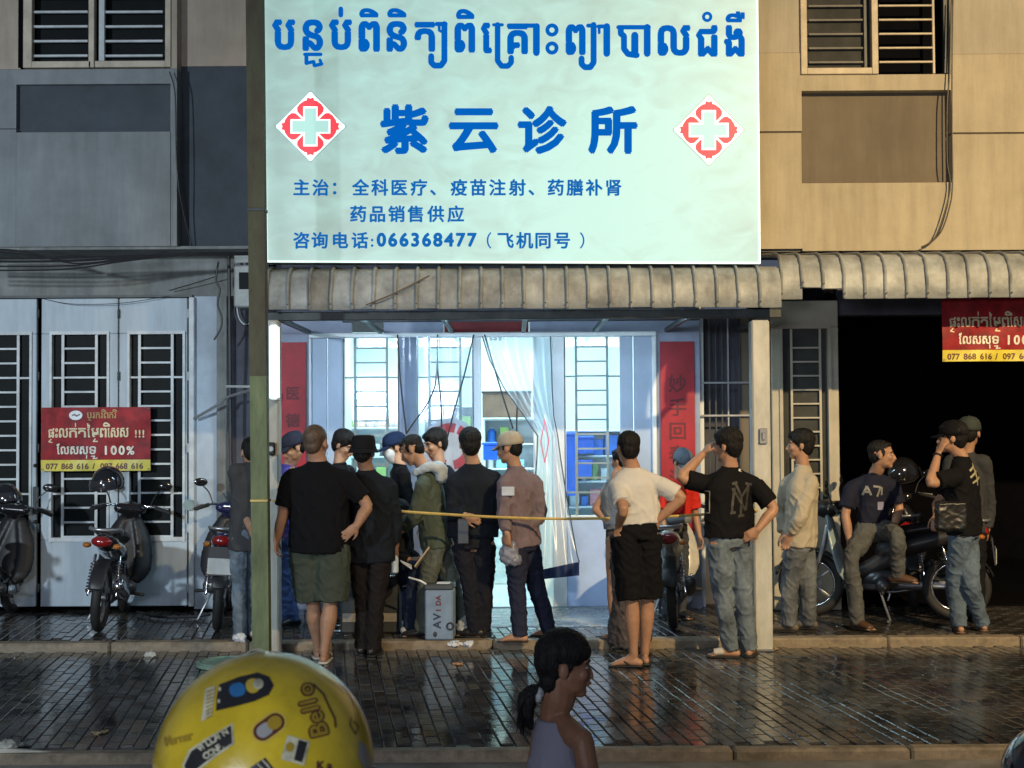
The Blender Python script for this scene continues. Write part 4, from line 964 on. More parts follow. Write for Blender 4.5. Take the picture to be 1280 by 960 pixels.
    if face:
        for sd in (-1, 1):
            ey = MB().ell(hd(sd*.031, .079, .000), (.0125*k, .008*k, .0065*k), FR, 10, 6).build('eye', eyew, root, smooth=2)
            MB().ell(hd(sd*.031, .0865, .000), (.0055*k, .003*k, .0058*k), FR, 8, 5).build('iris', eyeb, ey, smooth=2)
            MB().tube([hd(sd*.014, .090, .021), hd(sd*.034, .089, .026), hd(sd*.053, .076, .019)], [.0035*k, .0045*k, .0025*k], seg=6).build('eyebrow', hairm, root, smooth=2)
        MB().tube([hd(-.021, .091, -.060), hd(0, .099, -.060), hd(.021, .091, -.060)], [.003*k, .005*k, .003*k], seg=6).build('lips', lipm, root, smooth=2)
    # --- hair
    if nose < 1: pass
    hm = MB(); nz = fold(.0034*k, 95, 45, x)
    if hair == 'buzz':
        hm.ell(hd(0, -.016, .034), (.0775*k, .0975*k, .0875*k), FR, 20, 12); hm.ell(hd(0, -.05, -.02), (.06*k, .052*k, .06*k), FR); blob('cropped_hair', hm, .008*k, buzz, root, 2)
    elif hair:
        vol = {'short': 0, 'full': .010, 'long': .012, 'crop': -.003}[hair]
        hm.ell(hd(0, -.020, .046+vol*.4), ((.081+vol)*k, (.098+vol)*k, (.080+vol)*k), FR, 20, 12)
        hm.ell(hd(0, -.046, .002), ((.072+vol)*k, (.064+vol)*k, (.085+vol*.5)*k), FR)
        hm.ell(hd(0, .040, .080), ((.058+vol)*k, (.046+vol*.8)*k, (.026+vol)*k), FR)
        if hair == 'full': hm.ell(hd(.01, .055, .075), (.055*k, .045*k, .032*k), FR); hm.ell(hd(0, -.05, -.035), (.068*k, .055*k, .06*k), FR)
        if hair == 'long':
            hm.tube([hd(0, -.05, .02), hd(0, -.07, -.08), hd(0, -.085, -.20)], [(.08*k, .06*k), (.075*k, .05*k), (.06*k, .04*k)], side=hR, sub=3)
        for sd in (-1, 1): hm.ell(hd(sd*.070, .014, .012), (.009*k, .020*k, .034*k), FR, 10, 6)
        blob('hair', hm, .0085*k, hairm, root, 1, nz)
    # --- hat
    if cap:
        kind, cm = cap[0], cap[1]; ca_ = cap[2] if len(cap) > 2 else 0
        q_ = Quaternion(hU, R_(ca_)); cF = q_ @ hF; cR = q_ @ hR
        cr_ = MB(); rings = [(.100, .020), (.101, .045), (.097, .075), (.082, .105), (.055, .125), (.02, .134)]
        if kind == 'bucket': rings = [(.102, .020), (.098, .06), (.092, .10), (.086, .122), (.05, .128), (.02, .129)]
        pts = [c+hU*z*k-hF*.012*k for r, z in rings]
        cr_.tube(pts, [(r*.92*k, r*1.08*k) for r, z in rings], side=hR, seg=24, dome=False)
        co = cr_.build('cap_crown', cm, root, smooth=2)
        if kind == 'cap':
            br = MB(); N = 10; vs = []
            for zz in (0, .005):
                for i in range(N+1):
                    a = math.pi*(i/N-.5)
                    for rr_ in (0, 1):
                        o = cF*(.070+math.cos(a)*(.03+.075*rr_))+cR*(math.sin(a)*(.088-.006*rr_)); vs.append(c+(o-hF*.012)*k+hU*(.024+zz-.022*rr_*math.cos(a)-.016*abs(math.sin(a))*rr_)*k)
            q2 = 2*(N+1); fs = []
            for i in range(N): fs += [(2*i, 2*i+1, 2*i+3, 2*i+2), (q2+2*i, q2+2*i+2, q2+2*i+3, q2+2*i+1), (2*i+1, q2+2*i+1, q2+2*i+3, 2*i+3)]
            br.add(vs, fs); br.build('visor', cm, root, smooth=2)
            MB().ell(c+hU*.134*k-hF*.012*k, .007*k, FR, 8, 5).build('cap_button', cm, root, smooth=2)
            for i in range(6):
                a = i*math.pi/3+.5; sp = [c-hF*.012*k+hU*(z+.001)*k+(hR*math.cos(a)*r*.93+hF*math.sin(a)*r*1.09)*k for r, z in rings]
                MB().tube(sp, .0014*k, seg=5).build('seam', cm, root)
        else:
            MB().tube([c+hU*.028*k-hF*.012*k, c+hU*.012*k-hF*.012*k, c-hU*.004*k-hF*.012*k], [(.096*k, .112*k), (.108*k, .124*k), (.118*k, .134*k)], side=hR, seg=24, dome=False, cap=False).build('brim', cm, root, smooth=2)
            MB().tube([c+hU*.026*k-hF*.012*k, c+hU*.044*k-hF*.012*k], [(.0965*k, .1125*k), (.0945*k, .1105*k)], side=hR, seg=24, dome=False).build('hat_band', cm, root, smooth=2)
    # --- top
    ctx = dict(root=root, J=J, F=F, R=Rr, U=U, s=s, L=L, hd=hd, FR=FR, k=k, org=org)
    if shirt:
        m_, slv, hem = shirt[0], shirt[1], shirt[2]; loose = shirt[3] if len(shirt) > 3 else 1.0; amp = shirt[4] if len(shirt) > 4 else .007
        hz = L(x, hem).z; t = MB(); up = neck-Vector((0, 0, (-.002 if slv != 'none' else .03)*s)); dn = hip.copy(); f_ = (up.z-hz)/(up.z-hip.z) if up.z != hip.z else 1
        bot = up+(hip-up)*f_; W = wide*loose
        sp = lambda q: up+(bot-up)*q
        if slv != 'none': top_r = [(.066*s*wide**.5, .062*s), (.122*s*wide, .082*s), (.176*s*W, .112*s*loose)]
        else: top_r = [(.100*s*wide, .078*s), (.125*s*wide, .095*s), (.165*s*W, .11*s*loose)]
        t.tube([up, sp(.10), sp(.30), sp(.55), sp(.78), sp(1)], top_r+[(.170*s*W, (.110+belly*.7)*s*loose), (.172*s*W, (.116+belly)*s*loose), (.172*s*W, (.118+belly)*s*loose)], side=Rr, sub=3, seg=20, dome=False)
        for sd, nm in ((-1, 'L'), (1, 'R')):
            a0, a1, a2 = J['sh'+nm], J['el'+nm], J['wr'+nm]
            if slv == 'none': continue
            t.tube([sp(.10), a0], [(.060*s, .062*s), .064*s])
            if slv == 'short': t.tube([a0, a0*.62+a1*.38, a0*.22+a1*.78], [.066*s*loose, .068*s*loose, .070*s*loose], dome=False)
            else:
                e_ = a1*.12+a2*.88 if slv == 'long' else a1*.6+a2*.4
                t.tube([a0, a0*.5+a1*.5, a1, a1*.5+e_*.5, e_], [.066*s*loose, .062*s*loose, .055*s*loose, .051*s*loose, .042*s*loose], sub=3, dome=False)
        blob('shirt', t, .0105*s, m_, root, 2, fold(amp*s, 9/s, 5/s, x, J['shL'].z))
        if slv == 'short' or slv == 'long':
            MB().tube([neck+Vector((0, 0, .008*s)), neck-Vector((0, 0, .012*s))+F*.003], [(.066*s*wide**.5, .062*s), (.073*s*wide**.5, .069*s)], side=Rr, seg=20, dome=False).build('collar', m_, root, smooth=2)
    # --- bottom
    if pants:
        kind, m_, end = pants[0], pants[1], pants[2]; loose = pants[3] if len(pants) > 3 else 1.0; t = MB()
        if kind == 'skirt':
            ez = L(x, end).z; a = hip+Vector((0, 0, .12*s)); cc = (J['anL']+J['anR'])/2
            t.tube([a, hip, Vector((hip.x*.5+cc.x*.5, hip.y, (hip.z+ez)/2)), Vector((cc.x, cc.y, ez))], [(.13*s, .1*s), (.16*s, .13*s), (.17*s*loose, .14*s), (.25*s*loose, .2*s)], side=Rr, sub=4, seg=24, dome=False)
        else:
            top_ = hip+(neck-hip)*.22
            t.tube([top_, hip+Vector((0, 0, .03*s)), hip-Vector((0, 0, .035*s))], [(.142*s*wide, (.105+belly*.5)*s), (.158*s*wide, .122*s), (.150*s*wide, .115*s)], side=Rr, sub=2, seg=18, dome=seated)
            for sd, nm in ((-1, 'L'), (1, 'R')):
                h, kn, an = J['hp'+nm], J['kn'+nm], J['an'+nm]
                if kind == 'shorts':
                    ez = L(x, end).z; f_ = min(1.25, (h.z-ez)/(h.z-kn.z)); e_ = h+(kn-h)*min(f_, 1)
                    if f_ > 1: e_ = kn+(an-kn)*((kn.z-ez)/(kn.z-an.z))
                    t.tube([h, h*.5+e_*.5, e_], [(.094*s*wide*loose, .1*s*loose), (.094*s*wide*loose, .095*s*loose), (.098*s*wide*loose, .098*s*loose)], side=Rr, sub=3, dome=False)
                else:
                    e_ = an-Vector((0, 0, .035*s)) if nm not in lifted else an-(an-kn).normalized()*-.02
                    t.tube([h, h*.5+kn*.5, kn, kn*.5+e_*.5, e_], [.092*s*loose, .084*s*loose, .068*s*loose, .064*s*loose, .058*s*loose], sub=3, dome=False)
        blob('trousers' if kind == 'pants' else kind, t, .0105*s, m_, root, 2, fold(.0085*s, 11/s, 8/s, x+5))
        if kind == 'pants' and not seated:
            MB().tube([top_-(top_-hip)*.10, top_-(top_-hip)*.55], [(.147*s*wide, (.111+belly*.5)*s), (.152*s*wide, (.115+belly*.4)*s)], side=Rr, seg=20, dome=False).build('belt', mat('belt_leather', (.02, .015, .012), .5), root, smooth=2)
    # --- shoes
    if shoes and legs:
        for sd, nm in ((-1, 'L'), (1, 'R')):
            an = J['an'+nm]; fa = feet.get(nm, th); fF = frame_of(fa)[1]; fs_ = Vector((fF.y, -fF.x, 0)); fz = an.z-.085*s; t = MB(); kind, m_ = shoes[0], shoes[1]
            hl = an-fF*.05*s; tt = an+fF*.175*s
            def z_(p, z): return Vector((p.x, p.y, fz+z*s))
            if kind == 'shoe':
                t.tube([z_(hl, .045), z_(an, .055), z_(an+fF*.08*s, .042), z_(tt-fF*.03*s, .032)], [(.036*s, .036*s), (.041*s, .045*s), (.045*s, .036*s), (.042*s, .026*s)], side=fs_, sub=3)
                so = blob('shoe', t, .009*s, m_, root, 2); 
                MB().tube([z_(hl, .010), z_(an+fF*.06*s, .010), z_(tt, .010)], [(.036*s, .009*s), (.043*s, .009*s), (.040*s, .009*s)], side=fs_, sub=3, seg=12, dome=True).build('sole', shoes[2] if len(shoes) > 2 else sole, so, smooth=2)
            else:
                so = MB().tube([z_(hl-fF*.01*s, .009), z_(an+fF*.06*s, .009), z_(tt+fF*.005*s, .009)], [(.038*s, .010*s), (.046*s, .010*s), (.046*s, .009*s)], side=fs_, sub=3, seg=12).build('sandal', m_, root, smooth=2)
                if kind == 'slide': MB().tube([z_(an+fF*.06*s, .046), z_(an+fF*.13*s, .040)], [(.047*s, .032*s), (.047*s, .026*s)], side=fs_, seg=16, cap=False, dome=False).build('strap', shoes[2] if len(shoes) > 2 else m_, so, smooth=2)
                elif kind == 'flip':
                    for q in (-1, 1): MB().tube([z_(an+fF*.11*s, .03), z_(an+fF*.07*s+fs_*.028*q*s, .045), z_(an+fF*.02*s+fs_*.042*q*s, .015)], .006*s, seg=6, sub=3).build('strap', m_, so, smooth=2)
    return ctx

mk = WALK
# 1 man half hidden behind the green pole
person('man in dark grey shirt and pale jeans half hidden behind the green utility pole', 10.8, mk, 314, 548, 800, 20, j={'neck': (318, 577, 0), 'hip': (312, 668, 0), 'anL': (300, 795, 0), 'anR': (316, 790, .1), 'elL': (303, 632, 0), 'wrL': (312, 660, -.15), 'elR': (338, 630, .05)},
       skin='mid', shirt=(cloth('charcoal_cloth', (.05, .052, .056)), 'short', 688, 1.05), pants=('pants', jeans, 795), shoes=('shoe', shoew), nod=10)
# 2 man in violet shirt
a = person('man in a violet blue shirt, blue jeans and dark cap beside the left red couplet', 11.5, mk, 362, 542, 778, 120, j={'head': (367, 559, 0), 'neck': (361, 582, .05), 'hip': (360, 668, .05), 'shL': (352, 594, .1), 'elL': (352, 632, .1), 'wrL': (362, 600, -.1), 'anL': (353, 770, 0), 'anR': (366, 768, 0)},
       skin='light', shirt=(cloth('violet_blue_cloth', (.10, .09, .42)), 'short', 672), pants=('pants', cloth('bright_blue_denim', (.07, .13, .32)), 770), shoes=('shoe', shoeb), cap=('cap', cloth('dark_blue_cap_cloth', (.03, .035, .06))), nod=20, hair='crop')
# 3 bald man, black tee, olive shorts
a = person('heavy bald man in black tee and olive shorts seen from behind, hand on hip', 10.2, 0, 398, 536, 822, -6, wide=1.24, belly=.035, headk=1.12, skin='mid', hair='buzz', j={'head': (395, 553, 0), 'neck': (397, 577, 0), 'hip': (399, 680, 0), 'shL': (363, 592, 0), 'elL': (354, 643, .02), 'wrL': (346, 675, .06), 'shR': (433, 593, 0), 'elR': (459, 632, -.02), 'wrR': (446, 657, -.10),
       'knL': (392, 757, .05), 'anL': (397, 810, .12), 'knR': (413, 757, -.03), 'anR': (405, 812, -.08)}, shirt=(blk, 'short', 690, 1.08, .008), pants=('shorts', cloth('olive_drab_cloth', (.055, .066, .048)), 751, 1.16), shoes=('slide', shoew, shoew), feet={'L': 12, 'R': 0}, face=False, turn=-14,
       hands={'L': {'D': (-.1, .1, -1), 'curl': 45}, 'R': {'D': (-.75, -.1, -.65), 'N': (0, 1, .2), 'curl': 12}})
# 4 man with dark hair behind
a = person('black haired man in dark top glimpsed between the bald man and the black hat', 11.8, mk, 430, 541, 772, -115, j={'head': (430, 556, 0), 'neck': (424, 580, 0)}, skin='mid', hair='full', shirt=(blk2, 'long', 672), pants=('pants', jeansk, 770), shoes=('shoe', shoeb), nod=25)
# 5 black hat
a = person('man all in black with a black bucket hat holding a water bottle', 10.45, 0, 458, 544, 816, -12, wide=1.1, skin='dark', hair='short', cap=('bucket', blk2), j={'head': (455, 565, 0), 'neck': (458, 588, 0), 'hip': (462, 684, 0), 'shL': (432, 602, 0), 'elL': (426, 645, .0), 'wrL': (430, 680, .05), 'shR': (485, 602, 0), 'elR': (492, 648, .0), 'wrR': (495, 683, .02), 'knL': (455, 752, 0), 'anL': (453, 806, 0), 'knR': (470, 750, -.05), 'anR': (466, 806, -.05)},
       shirt=(cloth('black_blue_jacket', (.009, .012, .017)), 'long', 703, 1.12, .010), pants=('pants', cloth('dark_brown_trouser', (.014, .011, .011)), 806, 1.08), shoes=('shoe', shoeb), face=False, hands={'R': {'curl': 60}})
w0 = a['J']['wrR']; bo = empty('water_bottle', a['org']+w0+Vector((-.01, -.01, -.20)), label='clear plastic water bottle held by the man in the black bucket hat', cat='bottle')
MB().tube([(0, 0, 0), (0, 0, .01), (0, 0, .11), (0, 0, .13), (0, 0, .15)], [.026, .03, .03, .022, .012], seg=14, dome=False).build('bottle', mat('pale_clear_plastic', (.55, .62, .66), .12, spec=.8), bo, smooth=2); MB().tube([(0, 0, .151), (0, 0, .165)], .014, seg=10, dome=False).build('cap', white, bo)
# 6 navy cap, mask
a = person('man in navy cap and white face mask, black jacket, behind the hooded man', 11.9, mk, 491, 541, 772, 105, j={'head': (493, 559, 0), 'neck': (500, 581, 0), 'hip': (500, 668, 0)}, skin='light', hair='crop', cap=('cap', cloth('navy_cap_cloth', (.012, .025, .07))), shirt=(blk, 'long', 690, 1.05), pants=('pants', jeansk, 770), shoes=('shoe', shoeb), nod=15)
hd, k = a['hd'], a['k']
MB().tube([hd(0, .045, -.02), hd(0, .05, -.05), hd(0, .04, -.10)], [(.064*k, .062*k), (.066*k, .064*k), (.045*k, .045*k)], side=a['FR'][0], sub=3, seg=16).build('face_mask', cloth('white_mask', (.66, .70, .74), .05), a['root'], smooth=2)
MB().ell(hd(0, .100, .075), (.017*k, .006*k, .017*k), a['FR']).build('cap_badge', white, a['root'], smooth=2)
# 7 olive jacket
oliv = cloth('olive_green_jacket', (.075, .095, .072))
a = person('man in olive jacket with a white hood looking down at papers', 11.0, mk, 520, 543, 795, 82, j={'head': (515, 562, 0), 'neck': (532, 586, 0), 'hip': (546, 680, 0), 'shL': (530, 600, -.15), 'shR': (536, 598, .15), 'elL': (519, 645, -.18), 'wrL': (503, 662, -.05), 'elR': (520, 640, .15), 'wrR': (504, 658, .08), 'knL': (533, 733, -.08), 'anL': (527, 785, -.12), 'knR': (566, 733, .06), 'anR': (576, 783, .1)},
       skin='light', hair='crop', nod=28, shirt=(oliv, 'long', 684, 1.15, .010), pants=('pants', cloth('khaki_olive_trouser', (.11, .125, .105)), 783, 1.1), shoes=('shoe', shoeb), hands={'L': {'D': (-.8, .1, -.3), 'curl': 35}, 'R': {'D': (-.8, -.1, -.3), 'curl': 35}})
nk = a['J']['neck']; R1, F1_ = a['R'], a['F']
hb_ = MB(); hb_.tube([nk+F1_*.07-R1*.09+Vector((0, 0, -.03)), nk-F1_*.06-R1*.10+Vector((0, 0, .02)), nk-F1_*.13+Vector((0, 0, -.01)), nk-F1_*.06+R1*.10+Vector((0, 0, .02)), nk+F1_*.07+R1*.09+Vector((0, 0, -.03))], [.03, .045, .055, .045, .03], sub=4)
hb_.ell(nk-F1_*.13+Vector((0, 0, -.05)), (.09, .05, .07), (R1, F1_, Vector((0, 0, 1))))
blob('hood', hb_, .011, cloth('pale_grey_lining', (.46, .50, .52), .1), a['root'], 2, fold(.006, 14, 14, 3))
bk = empty('folder', P(518, 707, 10.75), label='cream folder held open at a slant below the olive jacket', cat='folder')
MB().prism([Vector((0, 0, 0)), P(536, 683, 10.75)-bk.location, P(538, 685, 10.95)-bk.location, P(520, 709, 10.95)-bk.location], (.004, 0, -.012)).build('cover', mat('cream_card', (.62, .52, .36), .6), bk)
MB().prism([Vector((-.02, -.01, -.02)), P(502, 702, 10.75)-bk.location, P(500, 700, 10.95)-bk.location, P(518, 706, 10.95)-bk.location+Vector((-.02, 0, 0))], (0, 0, -.01)).build('sheet', mat('paper_white', (.7, .72, .72), .6), bk)
# 8
a = person('black haired man in dark jacket standing behind the hooded man, head lowered', 11.9, mk, 545, 537, 772, 120, j={'head': (544, 554, 0), 'neck': (549, 579, 0)}, skin='mid', hair='full', shirt=(nvy, 'long', 680, 1.05), pants=('pants', jeansk, 770), shoes=('shoe', shoeb), nod=15)
# 9
a = person('man in black jacket and trousers seen from behind, one hand behind his back', 10.88, mk, 590, 536, 795, -8, wide=1.12, skin='mid', hair='full', face=False, turn=22, j={'head': (587, 555, 0), 'neck': (591, 580, 0), 'hip': (592, 680, 0), 'shL': (568, 596, 0), 'shR': (619, 594, 0), 'elL': (567, 640, -.05), 'wrL': (583, 645, -.16), 'elR': (622, 640, .0), 'wrR': (611, 672, .10), 'knL': (589, 738, 0), 'anL': (594, 788, 0), 'knR': (606, 738, 0), 'anR': (605, 788, .05)},
       shirt=(cloth('black_navy_jacket', (.009, .012, .018)), 'long', 672, 1.12, .009), pants=('pants', cloth('black_trouser', (.012, .012, .018)), 790, 1.05), shoes=('shoe', shoeb), feet={'L': 70, 'R': -10}, hands={'L': {'D': (.8, -.1, -.3), 'N': (0, 1, 0), 'curl': 40}})
MB().bbox((-.045, -.01, -.10), (.045, .012, .10), .01).build('pocket_phone', mat('phone_case', (.04, .045, .05), .3), a['root'], loc=a['L'](579, 664, -.16))
# 10 beige cap
mauve = cloth('mauve_brown_cloth', (.175, .130, .140), .15)
a = person('man in beige cap, mauve shirt and navy trousers with his hands together in front', 10.72, mk, 640, 540, 798, 55, skin='mid', hair='crop', cap=('cap', cloth('beige_cap_cloth', (.42, .37, .29))), nod=8, turn=8, j={'head': (637, 560, 0), 'neck': (644, 583, 0), 'hip': (653, 682, 0), 'shL': (632, 598, -.10), 'shR': (668, 598, .05), 'elR': (674, 645, .02), 'wrR': (645, 668, -.12), 'elL': (630, 640, -.16), 'wrL': (634, 668, -.22),
       'knL': (646, 735, -.05), 'anL': (650, 790, -.08), 'knR': (670, 732, .08), 'anR': (687, 782, .14)}, shirt=(mauve, 'long', 683, 1.14, .010), pants=('pants', cloth('navy_chino', (.020, .024, .048)), 780, 1.1), shoes=('sandal', shoeb), feet={'L': 85, 'R': 50},
       hands={'R': {'D': (-.8, -.2, -.5), 'curl': 45}, 'L': {'D': (.0, .1, -1), 'curl': 40}})
MB().bbox((-.05, -.008, -.035), (.05, .006, .035), .004).build('name_badge', mat('badge_white', (.5, .55, .62), .4), a['root'], loc=a['L'](635, 614, -.20))
bg_ = MB(); bg_.ell((0, 0, 0), (.08, .05, .10)); bg_.ell((.03, .0, -.05), (.07, .05, .05)); o = blob('plastic_bag', bg_, .012, mat('translucent_grey_bag', (.20, .21, .26), .3), None, 2, fold(.012, 20, 20, 9)); o.location = P(637, 692, 10.55)
tag(o, 'small grey plastic bag hanging from the hands of the man in the beige cap', 'bag')
# LED board between 9 and 10
lb = empty('light_box', P(619, 605+34, 12.35), label='small glowing white board seen between the two standing men', cat='sign'); q1 = P(619, 603, 12.35)-lb.location; q2 = P(630, 639, 12.35)-lb.location
MB().bbox((0, 0, 0), (.13, .03, q1.z), .01).build('lit_face', mat('lit_board', (.7, .9, .9), emit=(.55, .95, .92), es=.9), lb); MB().bbox((-.008, .031, -.01), (.138, .05, q1.z+.01)).build('back', steel, lb)
# 11 woman
a = person('woman in grey sleeveless top and dark patterned long skirt behind the white shirt', 10.68, mk, 776, 560, 805, 30, skin='mid', hair='full', j={'head': (776, 576, .05), 'neck': (772, 594, .0), 'hip': (778, 672, 0), 'shL': (762, 604, 0), 'elL': (745, 636, 0), 'wrL': (757, 650, -.06), 'shR': (788, 606, .1), 'anL': (768, 798, 0), 'anR': (806, 796, .1)}, turn=20, headk=.9,
       shirt=(cloth('grey_knit', (.17, .19, .21)), 'none', 660, 1.05), pants=('skirt', mat('patterned_batik', (.10, .08, .075), .8, var=.3, vs=22, bump=.2, col2=(.012, .012, .014)), 803, .85), shoes=('flip', sole), hands={'L': {'D': (.8, .3, -.1), 'curl': 30}})
# 12 white polo
wht = cloth('white_cotton', (.62, .61, .58), .06)
a = person('man in white tee and black shorts seen from behind with both hands on hips', 9.88, 0, 788, 541, 832, 14, wide=1.08, skin='mid', hair='short', face=False, j={'head': (785, 560, 0), 'neck': (790, 585, 0), 'hip': (795, 668, 0), 'shL': (772, 602, -.02), 'shR': (824, 601, .0), 'elL': (779, 637, -.26), 'wrL': (773, 657, -.09), 'elR': (852, 622, -.04), 'wrR': (823, 650, -.02), 'knL': (789, 752, -.02), 'anL': (792, 818, 0), 'knR': (809, 752, .08), 'anR': (806, 818, .1)},
       shirt=(wht, 'short', 655, 1.04, .008), pants=('shorts', blk, 748, 1.08), shoes=('flip', sole), feet={'L': 80, 'R': 5}, hands={'L': {'D': (.35, .25, -.7), 'N': (0, 1, 0), 'curl': 20}, 'R': {'D': (-.75, .1, -.5), 'N': (0, 1, 0), 'curl': 20}})
# 13 red top
a = person('person in a bright red top and grey cap leaning over the white scooter', 11.75, mk, 842, 562, 770, -150, skin='mid', hair='short', cap=('cap', cloth('grey_cap_cloth', (.12, .14, .17))), j={'head': (853, 578, 0), 'neck': (850, 600, .05), 'hip': (842, 668, .1)}, shirt=(cloth('bright_red_cloth', (.62, .03, .02), .1), 'short', 643, 1.05), pants=('pants', cloth('slate_trouser', (.06, .065, .08)), 760), shoes=('shoe', shoeb), nod=35, wide=.95)
MB().tube([a['J']['hip']+Vector((0, 0, .17)), a['J']['hip']+Vector((0, 0, .10))], [(.17, .13), (.175, .135)], side=a['R'], seg=20, dome=False).build('tied_grey_jacket', cloth('grey_jersey', (.22, .23, .25)), a['root'], smooth=2)
# 14 NY tee
a = person('man in black baseball tee and washed jeans shading his eyes with his raised hand', 10.25, 0, 912, 538, 822, 28, wide=1.12, skin='mid', hair='full', face=True, turn=28, nod=5, j={'head': (909, 557, 0), 'neck': (913, 584, 0), 'hip': (911, 678, 0), 'shL': (882, 601, 0), 'elL': (851, 597, -.05), 'wrL': (879, 567, .06), 'shR': (943, 601, 0), 'elR': (967, 636, -.03), 'wrR': (947, 662, -.10), 'knL': (903, 743, 0), 'anL': (914, 808, 0), 'knR': (929, 743, .02), 'anR': (937, 810, .05)},
       shirt=(blk, 'short', 672, 1.12, .008), pants=('pants', jeans, 806, 1.08), shoes=('slide', sole, shoew), feet={'L': 85, 'R': -20}, hands={'L': {'D': (.6, .05, .8), 'N': (.8, .3, -.5), 'curl': 25}, 'R': {'D': (-.8, 0, -.5), 'N': (0, 1, 0), 'curl': 25}})
# emblem on the back of the tee: interlocked N and Y, laid over the cloth
from mathutils.bvhtree import BVHTree
def on_cloth(ctx, name, strokes, wd, m, Y0, child='shirt', lift=.003, sd=(0, 1, 0), em=None):
    so = [c for c in COL.objects if c.parent == ctx['root'] and c.name.split('.')[0] == child][0]
    bv = BVHTree.FromPolygons([v.co for v in so.data.vertices], [tuple(p.vertices) for p in so.data.polygons])
    mb = MB()
    camd = lambda px, py: P(px, py, Y0)-ctx['org']
    def drop(q):
        hit = bv.ray_cast(q+Vector((0, -1, 0)), Vector((0, 1, 0)))
        return (hit[0]-Vector((0, lift, 0))) if hit[0] else None
    for pts in strokes:
        w_ = wd
        if isinstance(pts, tuple): w_, pts = pts
        dense = []
        for p0, p1 in zip(pts, pts[1:]):
            n_ = max(2, int(math.hypot(p1[0]-p0[0], p1[1]-p0[1])/1.2))
            for i in range(n_+1): dense.append((p0[0]+(p1[0]-p0[0])*i/n_, p0[1]+(p1[1]-p0[1])*i/n_, p1[0]-p0[0], p1[1]-p0[1]))
        prev = None
        for (u, v, du, dv) in dense:
            L_ = math.hypot(du, dv) or 1; nx, ny = -dv/L_*w_/2, du/L_*w_/2
            a_, b_ = drop(camd(u+nx, v+ny)), drop(camd(u-nx, v-ny))
            if a_ is None or b_ is None: prev = None; continue
            if prev: mb.add([prev[0], a_, b_, prev[1]], [(0, 1, 2, 3)])
            prev = (a_, b_)
    if mb.v: mb.build(name, m, ctx['root'])
on_cloth(a, 'letter_emblem', [[(911, 640), (914, 611)], [(913, 611), (930, 637)], [(930, 637), (934, 604)], [(909, 640), (916, 639)], [(911, 611), (916, 610)], [(930, 604), (938, 605)], [(916, 603), (924, 620)], [(933, 608), (924, 620), (923, 643)], [(912, 604), (919, 602)], [(919, 644), (928, 643)]], 3.2, mat('dark_grey_print', (.045, .042, .038), .6), 10.25)
on_cloth(a, 'chest_print', [[(879, 613), (884, 613), (884, 640), (879, 640)]], 1.2, mat('cream_outline_print', (.35, .32, .22), .6), 10.25)
on_cloth(a, 'neck_tag', [[(922, 587), (926, 588)]], 3, white, 10.25)
# 15 beige shirt
a = person('man in loose beige shirt and grey trousers, hand in pocket, right of the white post', 11.1, mk, 998, 538, 789, 62, skin='mid', hair='full', turn=22, j={'head': (1000, 556, 0), 'neck': (1004, 582, 0), 'hip': (1000, 682, 0), 'shL': (985, 600, .12), 'shR': (1014, 598, -.10), 'elR': (1001, 645, -.20), 'wrR': (988, 668, -.14), 'elL': (978, 640, .18), 'wrL': (980, 668, .1), 'knL': (987, 733, 0), 'anL': (987, 782, -.04), 'knR': (1010, 733, .05), 'anR': (1011, 777, .12)},
       shirt=(cloth('beige_linen', (.42, .37, .28), .1), 'long', 683, 1.14, .011), pants=('pants', jeansd, 782, 1.15), shoes=('shoe', mat('brown_sandal_leather', (.12, .10, .08), .6)), hands={'R': {'D': (-.3, .3, -.9), 'curl': 20}})
# 17 woman/person in black with jeans on the right
a = person('person in black sweatshirt and blue jeans covering their mouth with one hand', 10.98, mk, 1196, 526, 791, 58, skin='mid', hair='full', cap=('cap', blk), turn=15, j={'head': (1190, 547, 0), 'neck': (1202, 571, 0), 'hip': (1205, 666, 0), 'shR': (1197, 592, -.15), 'elR': (1163, 604, -.24), 'wrR': (1173, 566, -.10), 'shL': (1203, 588, .15), 'elL': (1172, 628, .16), 'wrL': (1170, 645, .05),
       'knL': (1193, 732, .05), 'anL': (1200, 783, 0), 'knR': (1213, 728, -.05), 'anR': (1228, 780, .1)}, shirt=(blk, 'short', 668, 1.18, .010), pants=('pants', cloth('mid_blue_denim', (.11, .155, .21), .3, vs=5), 783, 1.08), shoes=('sandal', shoebr), feet={'L': -10, 'R': 0}, hands={'R': {'D': (.45, .0, .9), 'N': (.8, .3, 0), 'curl': 30}})
on_cloth(a, 'back_print', [[(1206, 588), (1219, 580)], [(1205, 596), (1222, 586)], [(1208, 603), (1226, 594), (1229, 600)], [(1214, 578), (1217, 606)]], 2.6, mat('cream_print', (.42, .38, .24), .6), 10.98)
MB().torus(a['J']['wrR']-(a['J']['wrR']-a['J']['elR']).normalized()*.03, .032, .009, a['J']['wrR']-a['J']['elR'], 18, 6).build('wrist_watch', black, a['root'], smooth=2)
cb = MB(); cb.bbox((-.13, -.05, -.12), (.13, .03, .12), .03); o = blob('crossbody_bag', cb, .012, mat('black_nylon', (.012, .012, .013), .4), None, 3, fold(.008, 14, 14, 2)); o.location = a['org']+a['L'](1188, 645, -.22)-Vector((0, 0, 0)); tag(o, 'black nylon bag at the waist of the person in the black sweatshirt', 'bag')
